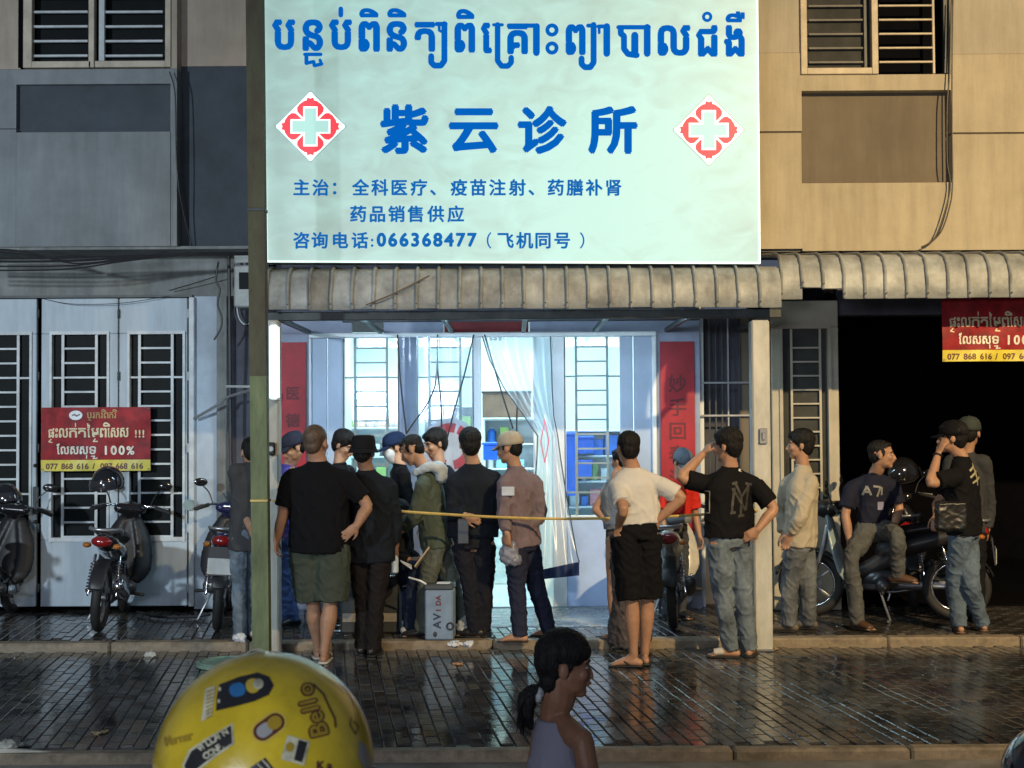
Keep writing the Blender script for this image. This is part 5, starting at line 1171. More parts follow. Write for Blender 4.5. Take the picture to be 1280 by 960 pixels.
# 18 behind
person('person in grey top and dark cap mostly hidden behind the one in black sweatshirt', 11.6, mk, 1216, 523, 775, -30, skin='mid', hair='short', wide=.85, cap=('cap', cloth('dark_green_grey_cap', (.05, .06, .055))), j={'head': (1212, 541, 0), 'neck': (1209, 566, 0), 'hip': (1209, 664, 0), 'elR': (1237, 632, 0), 'wrR': (1234, 664, 0)}, shirt=(cloth('mid_grey_cloth', (.045, .047, .05)), 'long', 675), pants=('pants', blk2, 770), shoes=('shoe', shoeb), face=False)
# 16 seated on the pale scooter
nt_ = cloth('navy_tee_cloth', (.014, .016, .032))
a = person('young man in navy tee with pale letters sitting sideways on the pale scooter', 11.5, mk, 1088, 551, 778, -140, skin='mid', hair='crop', turn=32, seated=True, lifted=('L',), Hset=1.68, j={'head': (1102, 568, -.08), 'neck': (1094, 592, 0), 'hip': (1092, 658, .05), 'shL': (1116, 604, 0), 'shR': (1064, 606, 0), 'elR': (1057, 643, -.05), 'wrR': (1062, 677, -.10), 'elL': (1124, 636, -.02), 'wrL': (1117, 660, -.14), 'knR': (1064, 700, -.35), 'anR': (1072, 770, -.30), 'knL': (1122, 672, -.38), 'anL': (1122, 717, -.28)},
       shirt=(nt_, 'short', 652, 1.06, .008), pants=('pants', cloth('grey_work_trouser', (.095, .10, .10), .2), 770, 1.05), shoes=('shoe', shoebr), feet={'L': -120, 'R': -150})
on_cloth(a, 'chest_letters', [[(1074, 618), (1079, 607), (1084, 618)], [(1076, 614), (1082, 614)], [(1087, 607), (1096, 608), (1092, 620)], [(1098, 608), (1098, 618)]], 2.6, mat('pale_grey_print', (.20, .20, .19), .6), 11.5)
on_cloth(a, 'lower_badge', [[(1093, 629), (1101, 629)], [(1093, 634), (1101, 634)]], 5, mat('lilac_print', (.25, .25, .38), .6), 11.5)
# 19 seated person between black hat and olive jacket
st = empty('plastic_stool', (P(508, 790, 11.35).x, 11.35, mk), label='dark plastic stool under the seated person beside the grey box', cat='stool')
MB().bbox((-.15, -.15, .36), (.15, .15, .40), .01).build('seat', black, st)
for sx in (-1, 1):
    for sy in (-1, 1): MB().tube([(sx*.15, sy*.15, 0), (sx*.12, sy*.12, .36)], .018, seg=8, dome=False).build('leg', black, st)
a = person('seated person in dark indigo jeans and grey sneakers bent between the standing men', 11.3, mk, 505, 640, 792, -75, skin='mid', hair='short', seated=True, Hset=1.62, lifted=(), j={'head': (500, 640, .05), 'neck': (500, 660, 0), 'hip': (494, 722, .05), 'knL': (528, 712, -.08), 'anL': (530, 780, -.08), 'knR': (520, 708, -.28), 'anR': (512, 782, -.28), 'elL': (508, 690, 0), 'wrL': (524, 700, -.05), 'elR': (500, 692, -.2), 'wrR': (512, 700, -.25)},
       shirt=(blk2, 'long', 722), pants=('pants', jeansk, 780), shoes=('shoe', mat('grey_sneaker', (.42, .43, .43), .5), shoew), nod=30, headk=.9)
# girl in the foreground
a = person('little girl in a grey sleeveless dress with a ponytail walking right in the foreground', 4.0, -.055, 700, 786, 1250, -64, vox=.0052, skin='child', hair='short', Hset=1.14, headk=1.20, neckw=1.14, nose=.72, nod=4, turn=-26, j={'head': (706, 831, 0), 'neck': (693, 890, .02), 'hip': (700, 1080, 0), 'shL': (678, 908, .08), 'shR': (728, 918, -.09), 'elR': (742, 1000, -.12), 'wrR': (748, 1070, -.1), 'elL': (664, 1000, .1), 'wrL': (668, 1060, .1)},
       shirt=(cloth('grey_lilac_jersey', (.27, .26, .33), .06, bs=300), 'none', 1150, 1.12, .008), pants=('skirt', cloth('grey_lilac_jersey', (.27, .26, .33)), 1180, .8), shoes=('flip', sole))
hd, k = a['hd'], a['k']
pt = MB(); pt.tube([hd(0, -.080, -.110), hd(0, -.108, -.105), hd(.0, -.128, -.135), hd(0, -.132, -.185), hd(0, -.112, -.235)], [.020*k, .030*k, .038*k, .032*k, .014*k], sub=4)
pt.ell(hd(0, -.055, .02), (.082*k, .062*k, .080*k), a['FR'], 20, 14); pt.ell(hd(0, -.052, -.055), (.064*k, .040*k, .056*k), a['FR'], 20, 14)
pt.ell(hd(0, -.010, .052), (.088*k, .100*k, .084*k), a['FR'], 24, 16); pt.ell(hd(0, .046, .052), (.070*k, .050*k, .042*k), a['FR'], 20, 12)
blob('ponytail', pt, .0048, hairm, a['root'], 3, fold(.0016, 120, 30, 4))
for i in range(46):
    a0 = random.uniform(-.5, .5)
    MB().tube([hd(a0*.06, -.10, -.10), hd(a0*.09, -.138-abs(a0)*.03, -.15), hd(a0*.10, -.125-random.uniform(0, .04), -.22-random.uniform(0, .04))], .0011, seg=4, sub=3).build('loose_strand', hairm, a['root'])
sc_ = MB(); sc_.torus(hd(.005, -.086, -.112), .020*k, .014*k, a['FR'][1]+Vector((0, 0, -.3)), 18, 8); blob('scrunchie', sc_, .004, mat('silver_grey_satin', (.42, .44, .46), .3, var=.3, vs=40, bump=.5, bs=90), a['root'], 1, fold(.003, 90, 90, 1))

# ================================================================== MOTORBIKES
glossk = mat('gloss_black_paint', (.012, .012, .014), .12, coat=1, var=.05); mattk = mat('matte_black_panel', (.02, .02, .022), .45)
glossblue = mat('gloss_dark_blue_paint', (.02, .025, .09), .15, coat=1); paleblue = mat('pale_blue_scooter_paint', (.28, .37, .40), .25, coat=.6); glossw = mat('cream_scooter_paint', (.50, .48, .42), .25, coat=.6)
redlens = mat('red_tail_lens', (.25, .01, .01), .12, coat=1); clearl = mat('clear_lens', (.6, .6, .6), .08, coat=1); engm = mat('cast_engine_metal', (.16, .16, .165), .4, metal=.8, bump=.2, bs=40); platem = mat('white_plate', (.5, .52, .5), .45)
def motorbike(label, x, y, z, rz, lean, body, trim, group='parked motorbikes and scooters', plate=True, scooter=False, steer=0, shield=None):
    root = empty('motorbike', (x, y, z), R_(rz), label=label, cat='motorbike', group=group); root.rotation_euler = (0, R_(lean), R_(rz))
    V = Vector
    def wheel(yc, nm, par, sgn=1):
        w_ = MB().torus((0, yc, .285), .245, .040, (1, 0, 0), 36, 10).build(nm, rubber, par, smooth=2)
        MB().torus((0, yc, .285), .205, .014, (1, 0, 0), 36, 8).build('rim', steel if not scooter else chrome, w_, smooth=2)
        MB().tube([(-.055, yc, .285), (.055, yc, .285)], .038, seg=14, dome=False).build('hub', engm, w_, smooth=True)
        if scooter:
            for i in range(5):
                a_ = i*2*math.pi/5; d = V((0, math.cos(a_), math.sin(a_))); MB().tube([V((0, yc, .285))+d*.03, V((0, yc, .285))+d*.2], [(.015, .02), (.01, .013)], side=(1, 0, 0), seg=6).build('spoke', steel, w_, smooth=True)
        else:
            for i in range(16):
                a_ = i*2*math.pi/16; d = V((0, math.cos(a_), math.sin(a_))); d2 = V((0, math.cos(a_+.35), math.sin(a_+.35)))
                MB().tube([V((.03*(-1)**i, yc, .285))+d*.035, V((0, yc, .285))+d2*.2], .0022, seg=4, dome=False).build('spoke', chrome, w_)
        MB().disc((.045, yc, .285), .09, .006, (1, 0, 0), 20).build('brake_disc', steel, w_, smooth=True)
    wheel(-.61, 'rear_wheel', root); wheel(.61, 'front_wheel', root)
    # bodywork
    b = MB()
    b.tube([(0, -.80, .80), (0, -.60, .74), (0, -.30, .66), (0, -.02, .58)], [(.05, .035), (.105, .075), (.12, .095), (.09, .10)], side=(1, 0, 0), sub=4)
    b.tube([(0, -.05, .52), (0, .15, .40), (0, .30, .36)], [(.085, .09), (.075, .08), (.07, .07)], side=(1, 0, 0), sub=3)
    blob('tail_fairing', b, .014, body, root, 3)
    b = MB()
    for sx in (-1, 1): b.tube([(sx*.07, .44, .86), (sx*.15, .40, .66), (sx*.17, .34, .45), (sx*.12, .28, .33)], [(.05, .018), (.075, .022), (.08, .022), (.045, .018)], side=(1, .5*sx, 0), sub=4)
    b.tube([(0, .46, .88), (0, .40, .62), (0, .33, .36)], [(.11, .025), (.12, .03), (.10, .03)], side=(1, 0, 0), sub=3)
    blob('leg_shield', b, .013, shield or (body if scooter else trim), root, 3)
    b = MB(); b.tube([(0, -.62, .815), (0, -.40, .80), (0, -.15, .755), (0, .04, .70)], [(.09, .035), (.125, .045), (.12, .045), (.07, .035)], side=(1, 0, 0), sub=4)
    blob('seat', b, .013, mattk, root, 3)
    if scooter: MB().bbox((-.13, .02, .25), (.13, .34, .33), .02).build('floor_board', trim, root)
    b = MB()
    for i in range(9):
        a_ = R_(20+i*17); b.tube([(-.06, .61+.30*math.cos(a_), .285+.30*math.sin(a_)), (.06, .61+.30*math.cos(a_), .285+.30*math.sin(a_))], .012, seg=6)
    b.tube([(0, .61+.3*math.cos(R_(20+i*9)), .285+.3*math.sin(R_(20+i*9))) for i in range(16)], (.055, .012), side=(1, 0, 0)) if 0 else None
    b.tube([(0, .61+.305*math.cos(R_(15+i*10)), .285+.305*math.sin(R_(15+i*10))) for i in range(15)], [(.06, .014)]*15, side=(1, 0, 0))
    blob('front_fender', b, .012, body, root, 2)
    b = MB(); b.tube([(0, -.61+.31*math.cos(R_(60+i*10)), .285+.31*math.sin(R_(60+i*10))) for i in range(11)], [(.06, .012)]*11, side=(1, 0, 0)); b.build('rear_fender', mattk, root, smooth=True)
    for sx in (-1, 1):
        MB().tube([(sx*.065, .61, .285), (sx*.065, .50, .60), (sx*.05, .46, .80)], [.016, .022, .022], seg=8).build('fork_leg', chrome if not scooter else steel, root, smooth=True)
        sp = MB(); sp.tube([(sx*.115, -.60, .30), (sx*.10, -.50, .62)], .012, seg=8)
        for i in range(9): sp.torus((sx*(.115-.0015*i), -.59+.0095*i, .34+.026*i), .024, .006, (0, .3, 1), 12, 5)
        sp.build('shock_absorber', chrome, root, smooth=True)
    b = MB(); b.ell((0, .02, .34), (.10, .16, .10)); b.tube([(0, .12, .36), (0, .30, .38)], .06); b.tube([(-.12, .0, .30), (.12, .0, .30)], .07); b.tube([(.07, -.05, .28), (.08, -.61, .285)], [(.02, .05)]*2, side=(1, 0, 0))
    blob('engine', b, .014, engm, root, 1)
    ex = MB(); ex.tube([(.06, .14, .26), (.11, -.05, .21), (.13, -.25, .24), (.14, -.34, .28)], .018, seg=8, sub=3); o = ex.build('exhaust_pipe', chrome, root, smooth=True)
    MB().tube([(.145, -.32, .27), (.155, -.45, .31), (.165, -.86, .42)], [.036, .048, .044], seg=14).build('muffler', mattk if scooter else chrome, o, smooth=True)
    MB().tube([(.17, -.45, .345), (.178, -.78, .43)], [(.02, .045)]*2, side=(1, 0, 0), seg=8).build('heat_shield', chrome, o, smooth=True)
    # lights
    MB().ell((0, -.835, .765), (.085, .045, .045)).build('tail_light', redlens, root, smooth=2)
    for sx in (-1, 1):
        MB().ell((sx*.12, -.80, .73), (.035, .04, .024)).build('turn_signal', mat('amber_lens', (.45, .15, .02), .15, coat=1), root, smooth=2)
    rk = MB(); rk.tube([(-.10, -.50, .80), (-.12, -.68, .86), (-.08, -.86, .865), (.08, -.86, .865), (.12, -.68, .86), (.10, -.50, .80)], .013, seg=8, sub=3); rk.build('grab_rail', steel, root, smooth=True)
    if plate:
        pl = MB().bbox((-.10, -.93, .50), (.10, -.922, .63), .003).build('license_plate', platem, root); MB().prism([(-.085, -.90, .72), (.085, -.90, .72), (.11, -.925, .49), (-.11, -.925, .49)], (0, .012, 0)).build('plate_holder', mattk, root)
        t = Print(lambda u, v: V((u, -.9315, v)), (0, -1, 0)); 
        t.build('plate_rim', black, pl) if t.mb.v else None
    # handlebar assembly
    hb_ = empty('handlebar', (0, .40, .92), R_(steer)); hb_.parent = root
    b = MB(); b.ell((0, .07, .02), (.10, .10, .085)); b.ell((0, .13, .02), (.075, .06, .065)); b.tube([(-.1, .0, .04), (.1, 0, .04)], [(.05, .05)]*2); blob('headlight_cowl', b, .013, body, hb_, 3)
    MB().ell((0, .175, .02), (.062, .028, .055)).build('headlight', clearl, hb_, smooth=2)
    MB().tube([(-.32, -.10, .03), (-.18, -.03, .07), (0, .02, .06), (.18, -.03, .07), (.32, -.10, .03)], .011, seg=8, sub=3).build('bar', chrome, hb_, smooth=True)
    for sx in (-1, 1):
        MB().tube([(sx*.22, -.05, .06), (sx*.34, -.11, .026)], .018, seg=10).build('grip', rubber, hb_, smooth=True)
        MB().tube([(sx*.20, .0, .075), (sx*.33, -.02, .05)], .006, seg=6).build('brake_lever', steel, hb_, smooth=True)
        MB().tube([(sx*.17, -.02, .07), (sx*.21, .0, .17), (sx*.27, .0, .23)], .006, seg=6, sub=3).build('mirror_stem', black, hb_, smooth=True)
        MB().ell((sx*.29, .0, .26), (.062, .012, .038)).build('mirror', glossk, hb_, smooth=2)
    # pegs, stand
    for sx in (-1, 1): MB().tube([(sx*.08, .0, .26), (sx*.24, .0, .25)], [.012, .016], seg=8).build('footpeg', rubber, root, smooth=True)
    MB().tube([(-.10, .02, .24), (-.20, -.06, .012), (-.24, -.04, .008)], .010, seg=6).build('side_stand', steel, root, smooth=True)
    return root
def helmet_at(name, loc, r, m, label, yaw=0, tiltx=0, visor=True):
    e = empty(name, loc, R_(yaw), label=label, cat='helmet'); e.rotation_euler = (R_(tiltx), 0, R_(yaw))
    sh = MB(); N, M = 24, 13; vs = []; fs = []
    for s_, rr in ((0, 1), (1, .90)):
        for i in range(M+1):
            ph = math.pi*.64*i/M
            for q in range(N):
                t_ = 2*math.pi*q/N; cut = 1 if math.sin(t_) > -.35 else 1
                ph2 = ph*(1-.20*max(0, math.sin(t_)))      # open face at the front (+y)
                vs.append((r*rr*.92*math.sin(ph2)*math.cos(t_), r*rr*1.08*math.sin(ph2)*math.sin(t_), r*rr*math.cos(ph2)))
    T = (M+1)*N
    for i in range(M):
        for q in range(N):
            k = (q+1) % N; fs.append((i*N+q, (i+1)*N+q, (i+1)*N+k, i*N+k)); fs.append((T+i*N+q, T+i*N+k, T+(i+1)*N+k, T+(i+1)*N+q))
    for q in range(N): k = (q+1) % N; fs.append((M*N+q, T+M*N+q, T+M*N+k, M*N+k))
    sh.add(vs, fs); so = sh.build('shell', m, e, smooth=2)
    MB().add([v*1.008 for v in sh.v[(M)*N:(M+1)*N]]+[Vector((v.x*1.0, v.y*1.0, v.z+.018)) for v in sh.v[(M)*N:(M+1)*N]]+[], [(q, (q+1) % N, N+(q+1) % N, N+q) for q in range(N)]).build('edge_trim', rubber, e, smooth=True)
    if visor:
        vs = []; n_ = 12
        for i in range(n_+1):
            a_ = math.pi*(.14+.72*i/n_)
            for (zz, rr) in ((.30*r, 1.02), (.02*r, 1.12), (-.30*r, 1.10)): vs.append((r*rr*.95*math.cos(a_), r*rr*1.1*math.sin(a_), zz))
        MB().add(vs, [(3*i+j_, 3*i+3+j_, 3*i+4+j_, 3*i+1+j_) for i in range(n_) for j_ in (0, 1)]).build('visor', mat('smoked_visor', (.03, .03, .035), .06, coat=1), e, smooth=2)
    return e
gx = lambda px, py, Y: P(px, py, Y).x
motorbike('black motorbike with a black helmet, parked tail-out before the red banner', -3.50, 11.92, mk, 6, 5, glossk, mattk, steer=12, plate=False)
helmet_at('motorbike_helmet', P(135, 603, 11.95), .145, glossk, 'glossy black helmet hung on the mirror of the black motorbike', 160, -10)
motorbike('black motorbike with a helmet cut off by the left edge of the photo', gx(-48, 770, 11.5), 11.95, mk, -4, 6, glossk, mattk, steer=15, plate=False)
helmet_at('motorbike_helmet', P(6, 622, 11.6), .125, glossk, 'shiny black helmet with clear visor at the left edge of the photo', -120, 5)
motorbike('dark blue motorbike with white number plate parked beside the green pole', gx(263, 775, 11.5), 11.93, mk, 9, 4, glossblue, mattk, steer=14)
motorbike('cream scooter parked between the white tee and the black baseball tee', gx(850, 770, 11.5), 11.85, mk, -8, -3, glossw, mattk, scooter=True, steer=-12, plate=False)
motorbike('pale blue scooter with a young man sitting on it', gx(1106, 765, 11.8), 11.85, mk, 74, -2, mattk, mattk, scooter=True, steer=-10, shield=paleblue)
motorbike('dark sport motorbike with bright wheel half hidden behind the person in jeans', gx(1150, 765, 12.6), 12.95, mk, -12, -4, glossk, mattk, steer=0, scooter=True, plate=False)
helmet_at('motorbike_helmet', P(1128, 592, 12.2), .15, glossk, 'large glossy black helmet resting on the dark motorbike on the right', -60, 12)
rb = motorbike('dark motorbike of the rider in the yellow helmet, below the frame', P(330, 900, 1.67).x, 1.75, -.055, -18, 0, glossk, mattk)
rb.location.y = 1.95

# ================================================================== YELLOW HELMET IN THE FOREGROUND
yel = mat('gloss_yellow_paint', (.58, .42, .014), .32, coat=.7, var=.18, vs=9, bump=.05, rvar=.1)
HC = P(331, 957, 1.67); HR = (P(468, 957, 1.67).x-P(192, 957, 1.67).x)/2/.985
he = empty('motorbike_helmet', HC, 0, label='yellow helmet with cartoon-style stickers on the rider in the foreground', cat='helmet')
sh = MB(); N, M = 48, 24; vs = []; fs = []
for rr in (1, .9):
    for i in range(M+1):
        ph = math.pi*.66*i/M
        for q in range(N):
            t_ = 2*math.pi*q/N; ph2 = ph*(1-.22*max(0, math.sin(t_)))
            vs.append((HR*rr*.97*math.sin(ph2)*math.cos(t_), HR*rr*1.06*math.sin(ph2)*math.sin(t_), HR*rr*math.cos(ph2)))
T = (M+1)*N
for i in range(M):
    for q in range(N):
        k = (q+1) % N; fs.append((i*N+q, (i+1)*N+q, (i+1)*N+k, i*N+k)); fs.append((T+i*N+q, T+i*N+k, T+(i+1)*N+k, T+(i+1)*N+q))
for q in range(N): k = (q+1) % N; fs.append((M*N+q, T+M*N+q, T+M*N+k, M*N+k))
sh.add(vs, fs); sh.build('shell', yel, he, smooth=2)
rim = sh.v[M*N:(M+1)*N]; MB().tube(rim, .006, seg=6, closed=True).build('edge_trim', rubber, he, smooth=True)
for sx, px in ((-1, 197), (1, 462)): MB().disc((sx*HR*.965, -.01, -HR*.12), .017, .012, (1, 0, 0), 18).build('visor_hinge', black, he, smooth=True)
def hpt(u, v, lift):
    """surface point of the shell under photo pixel (u, v)"""
    o = Vector((0, 0, CAMZ)); d = (P(u, v, 1.67)-o).normalized(); a_ = (HR*.97, HR*1.06, HR)
    oo = o-HC; A = sum((d[i]/a_[i])**2 for i in range(3)); Bq = 2*sum(oo[i]*d[i]/a_[i]**2 for i in range(3)); Cq = sum((oo[i]/a_[i])**2 for i in range(3))-1
    D = Bq*Bq-4*A*Cq
    if D < 0: D = 0
    t_ = (-Bq-math.sqrt(D))/(2*A); p = oo+d*t_; n_ = Vector([p[i]/a_[i]**2 for i in range(3)]).normalized()
    return p+n_*lift
class Stick(Print):
    def __init__(s, lift): s.fn = lambda u, v: hpt(u, v, lift); s.out = Vector((0, 0, 0)); s.mb = MB(); s.lay = 0
    def gpoly(s, pts, fine=True):
        """polygon filled as a fan of rings so that it follows the shell"""
        cx = sum(p[0] for p in pts)/len(pts); cy = sum(p[1] for p in pts)/len(pts); ps = []
        for p, q in zip(pts, pts[1:]+pts[:1]):
            n_ = max(1, int(math.hypot(q[0]-p[0], q[1]-p[1])/6)); ps += [(p[0]+(q[0]-p[0])*i/n_, p[1]+(q[1]-p[1])*i/n_) for i in range(n_)]
        K = 7; n_ = len(ps); vs = [(cx, cy)]+[(cx+(p[0]-cx)*k/K, cy+(p[1]-cy)*k/K) for k in range(1, K+1) for p in ps]
        fs = [(0, 1+i, 1+(i+1) % n_) for i in range(n_)]+[(1+(k-1)*n_+i, 1+k*n_+i, 1+k*n_+(i+1) % n_, 1+(k-1)*n_+(i+1) % n_) for k in range(1, K) for i in range(n_)]
        s._put(vs, fs)
    def word(s, txt, x, y, size, ang, adv, b=.8, m=None):
        ca_, sa_ = math.cos(ang), math.sin(ang)
        for ch in txt:
            vs, fs = GL[ch]
            s.bold([(x+(v[0]*ca_+v[1]*sa_)*size, y+(v[0]*sa_-v[1]*ca_)*size) for v in vs], fs, b); x += adv*ca_; y += adv*sa_
stk = {'k': mat('sticker_black', (.02, .02, .022), .3), 'w': mat('sticker_white', (.50, .48, .34), .35, var=.3, vs=60), 'b': mat('sticker_blue', (.03, .16, .38), .3), 'br': mat('sticker_maroon', (.09, .025, .02), .3), 'y': mat('sticker_yellow', (.55, .40, .05), .3), 'g': mat('sticker_grey', (.30, .30, .28), .3), 'gd': mat('sticker_gold', (.33, .22, .02), .3)}
def rrect(cx, cy, w_, h_, ang, n=5, r=.3):
    pts = []; rr = min(w_, h_)*r
    for qx, qy, a0 in ((1, 1, 0), (-1, 1, 90), (-1, -1, 180), (1, -1, 270)):
        for i in range(n): 
            a_ = R_(a0+90*i/(n-1)); pts.append(((w_/2-rr)*qx+rr*math.cos(a_), (h_/2-rr)*qy+rr*math.sin(a_)))
    a_ = R_(ang); return [(cx+x*math.cos(a_)-y*math.sin(a_), cy+x*math.sin(a_)+y*math.cos(a_)) for x, y in pts]
def stick_part(nm): o = empty(nm, (0, 0, 0)); o.parent = he; return o
e1 = stick_part('shield_sticker')
def S(e_, lift, m, fn_, nm='layer'):
    s_ = Stick(lift); fn_(s_); s_.build(nm, stk[m], e_)
body_ = [(271, 872), (274, 856), (300, 846), (322, 841), (336, 846), (342, 857), (336, 869), (318, 877), (296, 883), (270, 889)]
S(e1, .0006, 'k', lambda s_: s_.gpoly(body_)); S(e1, .0011, 'b', lambda s_: s_.gpoly(rrect(297, 863, 20, 17, -12, r=.45)), 'blue_spot'); S(e1, .0011, 'y', lambda s_: s_.gpoly(rrect(316, 858, 17, 18, -12, r=.45)), 'yellow_spot')
S(e1, .0016, 'w', lambda s_: s_.gpoly(rrect(323, 856, 13, 13, 0, r=.5)), 'white_spot'); S(e1, .0011, 'w', lambda s_: (s_.line([(275, 861), (275, 863)], 3), s_.line([(274, 876), (274, 878)], 3)), 'dots')
e2 = stick_part('barcode_sticker'); S(e2, .0006, 'w', lambda s_: s_.gpoly([(257, 862), (269, 857), (265, 896), (252, 902)])); S(e2, .0011, 'gd', lambda s_: [s_.line([(259+i*.0, 866+i*4.6), (266-i*.2, 863+i*4.6)], 1.6) for i in range(8)], 'stripes')
e3 = stick_part('word_sticker')
def bello(s_, b_):
    for ch, x_, y_, z_ in (('B', 412, 919, 31), ('e', 406, 902, 29), ('l', 400, 888, 30), ('l', 397, 879, 30), ('o', 394, 868, 28)): s_.word(ch, x_-2, y_, z_, R_(-104), 1, b_)
S(e3, .0006, 'br', lambda s_: bello(s_, 2.5), 'letters_outline'); S(e3, .0012, 'gd', lambda s_: bello(s_, .6), 'letters'); S(e3, .0006, 'br', lambda s_: s_.line([(392, 856), (404, 868), (412, 886), (418, 898), (419, 909)], 2.2), 'swash')
e4 = stick_part('pill_sticker'); S(e4, .0004, 'y', lambda s_: s_.gpoly(rrect(336, 909, 50, 30, -36, r=.5))); S(e4, .0009, 'br', lambda s_: s_.gpoly(rrect(336, 909, 43, 23, -36, r=.5)), 'rim'); S(e4, .0014, 'g', lambda s_: s_.gpoly(rrect(331, 913, 22, 16, -36, r=.5)), 'left_half'); S(e4, .0016, 'gd', lambda s_: s_.gpoly(rrect(343, 904, 19, 16, -36, r=.5)), 'right_half')
e5 = stick_part('band_sticker'); S(e5, .0005, 'w', lambda s_: s_.gpoly([(228, 957), (236, 938), (260, 922), (291, 904), (293, 930), (270, 946), (250, 962), (236, 972)])); S(e5, .0010, 'k', lambda s_: s_.gpoly([(231, 957), (240, 939), (262, 924), (289, 907), (290, 929), (268, 944), (248, 960), (236, 968)]), 'black_band')
S(e5, .0016, 'w', lambda s_: (s_.word('VILLAIN', 250, 940, 11, R_(-32), 5.9, .5), s_.word('CONF.', 257, 950, 11, R_(-32), 6.6, .5)), 'letters')
e6 = stick_part('faint_word_sticker'); S(e6, .0006, 'gd', lambda s_: s_.word('Kerner', 207, 933, 16, R_(-14), 6, .7), 'letters')
e7 = stick_part('square_sticker'); S(e7, .0005, 'w', lambda s_: s_.gpoly([(359, 919), (387, 927), (380, 957), (351, 949)])); S(e7, .0010, 'k', lambda s_: s_.gpoly([(373, 925), (384, 928), (377, 953), (367, 950), (370, 938)]), 'dark_shape'); S(e7, .0010, 'gd', lambda s_: s_.gpoly(rrect(362, 934, 10, 12, 10, r=.5)), 'gold_shape')
e8 = stick_part('stripe_sticker'); S(e8, .0006, 'k', lambda s_: s_.gpoly([(312, 960), (331, 947), (343, 962), (330, 975)])); S(e8, .0011, 'w', lambda s_: (s_.line([(322, 955), (330, 963)], 1.8), s_.line([(328, 950), (337, 960)], 1.8)), 'stripes')
e9 = stick_part('worn_sticker'); S(e9, .0005, 'g', lambda s_: s_.gpoly([(449, 925), (457, 932), (464, 950), (466, 966), (455, 962), (447, 945)])); S(e9, .0006, 'br', lambda s_: (s_.line([(439, 897), (437, 906), (444, 918), (448, 908), (442, 902)], 1.3), s_.word('Ka', 395, 962, 15, 0, 13, .6)), 'squiggle')
# rider under the helmet
pr = person('rider in a dark jacket under the yellow helmet at the bottom of the photo', 1.72, -.055, 331, 860, 3000, -18, skin='mid', hair='crop', seated=True, face=True, Hset=1.68, j={'head': (331, 962, .02), 'neck': (331, 1125, .0), 'hip': (331, 1620, .08)}, shirt=(blk2, 'long', 1600), pants=None, legs=False, vox=.010, headk=.92)

# black round thing at the bottom right corner: helmet of another rider
h2 = helmet_at('motorbike_helmet', P(1322, 978, 3.0), .128, glossk, 'black helmet cut off by the bottom right corner of the photo', 0, 0, False)
person('rider whose black helmet shows in the bottom right corner of the photo', 3.0, -.055, 1312, 890, 2200, 0, skin='mid', hair='crop', Hset=1.2, headk=1.2, j={'head': (1322, 986, 0)}, shirt=(blk2, 'short', 1500), pants=('pants', blk, 2000), shoes=('shoe', shoeb), vox=.010, face=False)

# ================================================================== SMALL THINGS ON THE GROUND
def onground(px, py, low): return P(px, py, (2992 if low else 2856)/(py-530))
bx = empty('carton_box', (P(549, 797, 10.76).x, 10.72, mk), R_(-4), label='grey cooler box with upright lettering standing on the step edge', cat='box')
bw = .222; bh = .40
MB().bbox((-bw/2, 0, .008), (bw/2, .2, bh), .012).build('body', mat('blue_grey_carton', (.20, .28, .38), .55, var=.15, vs=5), bx)
MB().bbox((-bw/2-.004, -.004, bh+.001), (bw/2+.004, .204, bh+.045), .01).build('lid', mat('dark_grey_lid', (.06, .065, .07), .5), bx)
MB().bbox((-.02, .02, bh+.046), (.085, .10, bh+.056), .003).build('white_label', white, bx)
t = Print(lambda u, v: Vector((v, -.0015, u)), (0, -1, 0))
def vert(txt, u0, sz, m, nm):
    t = Print(lambda u, v: Vector((.015+v, -.0015, u)), (0, -1, 0)); u = u0
    for ch in txt:
        vs, fs = GL[ch]; t.bold([(u+q[0]*sz, -q[1]*sz) for q in vs], fs, .003); u += sz*.78
    t.build(nm, m, bx)
vert('AV', .10, .085, mat('dark_blue_ink', (.02, .03, .08), .5), 'dark_letters'); vert('IDA', .235, .055, mat('maroon_ink', (.13, .03, .035), .5), 'red_letters')
MB().torus((bw/2-.02, -.006, .12), .026, .007, (0, 1, 0), 18, 6).build('round_mark', mat('ink_dark', (.03, .035, .05), .5), bx, smooth=True); MB().ell((-.03, -.002, .055), (.016, .003, .022)).build('drop_mark', mat('ink_dark', (.03, .035, .05), .5), bx)
MB().tube([(-bw/2+.01, -.01, bh+.05), (-bw/2-.03, -.02, bh+.075), (-bw/2-.12, -.02, bh+.10)], .008, seg=6).build('white_strap', white, bx, smooth=True)
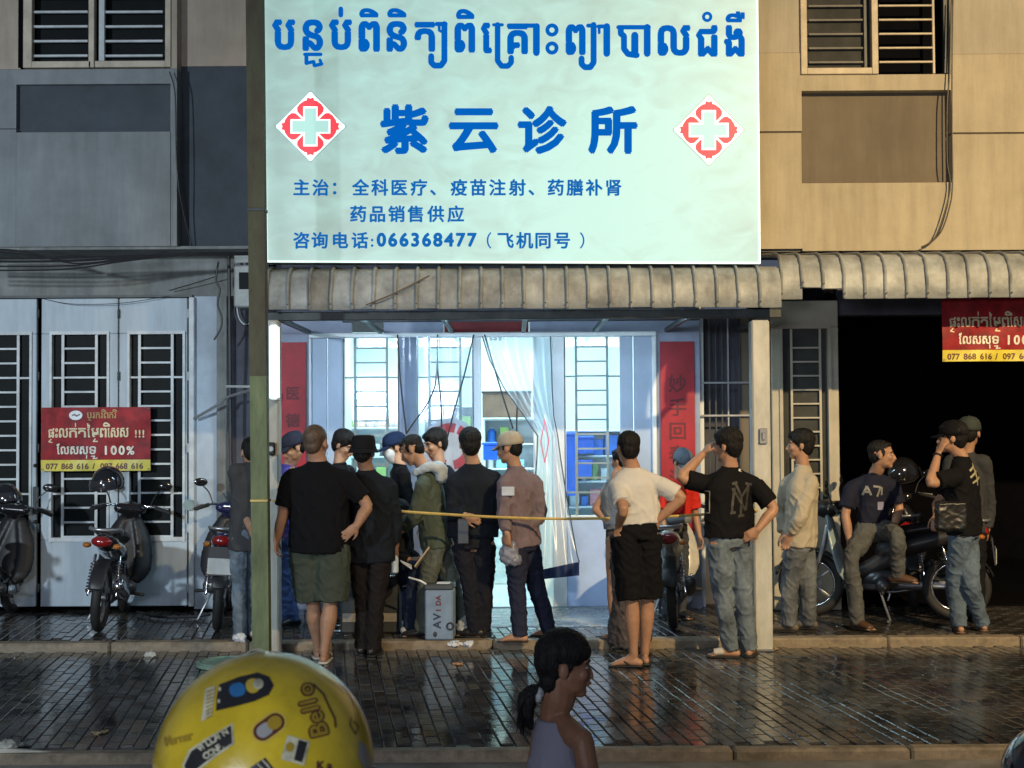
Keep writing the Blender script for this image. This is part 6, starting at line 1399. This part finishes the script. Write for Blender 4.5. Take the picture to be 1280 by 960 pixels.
# dark case behind the black hat man
cs = empty('speaker_case', (P(462, 795, 11.1).x, 11.1, mk), label='dark grey case standing behind the legs of the man in the black hat', cat='case')
MB().bbox((-.24, 0, 0), (.24, .3, .50), .02).build('body', mat('dark_case', (.045, .05, .055), .5), cs); MB().bbox((-.22, -.006, .10), (.22, .0, .17), .003).build('beige_stripe', mat('beige_stripe', (.30, .28, .25), .5), cs)
for k in (-1, 1): MB().disc((k*.12, -.008, .36), .07, .02, (0, 1, 0), 20).build('cone', black, cs, smooth=True)
for k in range(4): MB().bbox((-.20+k*.11, -.008, .455), (-.12+k*.11, 0, .475), .002).build('silver_button', chrome, cs)
def rubbish(nm, label, px, py, low, r, m, seedn, flat=.4, cat='rubbish'):
    b = MB(); rn = random.Random(seedn)
    for i in range(4): b.ell((rn.uniform(-r, r)*.7, rn.uniform(-r, r)*.5, r*flat*.6), (r*rn.uniform(.35, .6), r*rn.uniform(.3, .5), r*flat*rn.uniform(.5, .9)))
    g = onground(px, py, low); o = blob(nm, b, r*.12, m, None, 1, fold(r*.18, 4/r*.9, 4/r*.9, seedn)); o.location = (g.x, g.y, 0 if low else mk); return tag(o, label, cat)
wp = mat('crumpled_white_plastic', (.62, .64, .66), .35, bump=.5, bs=60)
rubbish('crumpled_bag', 'crumpled white plastic bag at the foot of the grey box', 575, 803, False, .085, wp, 3)
rubbish('crumpled_bag', 'clear crumpled bag leaning behind the grey box', 588, 790, False, .15, mat('milky_bag', (.42, .45, .47), .3, bump=.6, bs=30), 4, .9)
rubbish('crumpled_tissue', 'dirty white tissue on the pavers below the step, left side', 186, 816, True, .075, mat('dirty_tissue', (.42, .41, .36), .7), 5)
rubbish('crumpled_tissue', 'small pale scrap among the wet pavers at the far left kerb', 8, 930, True, .09, mat('dirty_tissue', (.42, .41, .36), .7), 6)
rubbish('crumpled_bag', 'white plastic bag on the step between the green pole and blue jeans', 305, 795, False, .08, wp, 7, .7)
rubbish('dry_leaf', 'brown leaf lying at the foot of the right white post', 972, 812, True, .045, mat('dead_leaf', (.30, .22, .12), .7), 8, .2, 'leaf')
rubbish('dry_leaf', 'dark leaf scrap on the pavers left of the yellow helmet', 130, 911, True, .06, mat('dead_leaf', (.30, .22, .12), .7), 9, .15, 'leaf')
rubbish('food_scrap', 'small orange brown scrap on the wet pavers in front of the grey box', 572, 829, True, .05, mat('orange_scrap', (.40, .22, .10), .6), 10, .2)
rubbish('water_bag', 'white plastic bag hanging by the man in pale jeans at the pole', 322, 765, False, .07, wp, 11, 1.0, 'bag')
# round green lid and coil by the pole
ld = empty('round_lid', (P(284, 826, 10.0).x, 10.05, .004), label='pale green round lid lying flat on the pavers at the foot of the pole', cat='lid')
MB().disc((0, 0, .012), .235, .024, (0, 0, 1), 40).build('plate', mat('pale_green_plastic', (.20, .32, .25), .4, var=.2), ld, smooth=True); MB().torus((0, 0, .026), .21, .006, (0, 0, 1), 40, 6).build('raised_ring', mat('pale_green_plastic', (.20, .32, .25), .4), ld, smooth=True)
cl = empty('cable_coil', (P(320, 815, 9.8).x, 9.8, .01), label='grey coil of hose looped at the foot of the green pole', cat='coil')
for k in range(3): MB().torus((.01*k, .01*k, .05+.012*k), .12-.01*k, .009, (.15*k, -.6, 1), 30, 6).build('loop', mat('grey_hose', (.25, .27, .25), .5), cl, smooth=True)
# long dark hose under the left doors, pipe along the left kerb
wire('hose', 'black hose lying on the walkway in front of the left doors', 'hose', [(172, 765, 12.3), (200, 771, 12.0), (240, 771, 12.0), (262, 768, 12.0)], .013, cable)
o = wire('pipe', 'pale pipe lying along the road kerb at the lower left', 'pipe', [(-60, 937, 7.42), (20, 941, 7.42), (84, 946, 7.42)], .024, mat('pale_dirty_pipe', (.42, .40, .33), .5)); o.location.z += .0
bpy.data.scenes.remove(TMP)
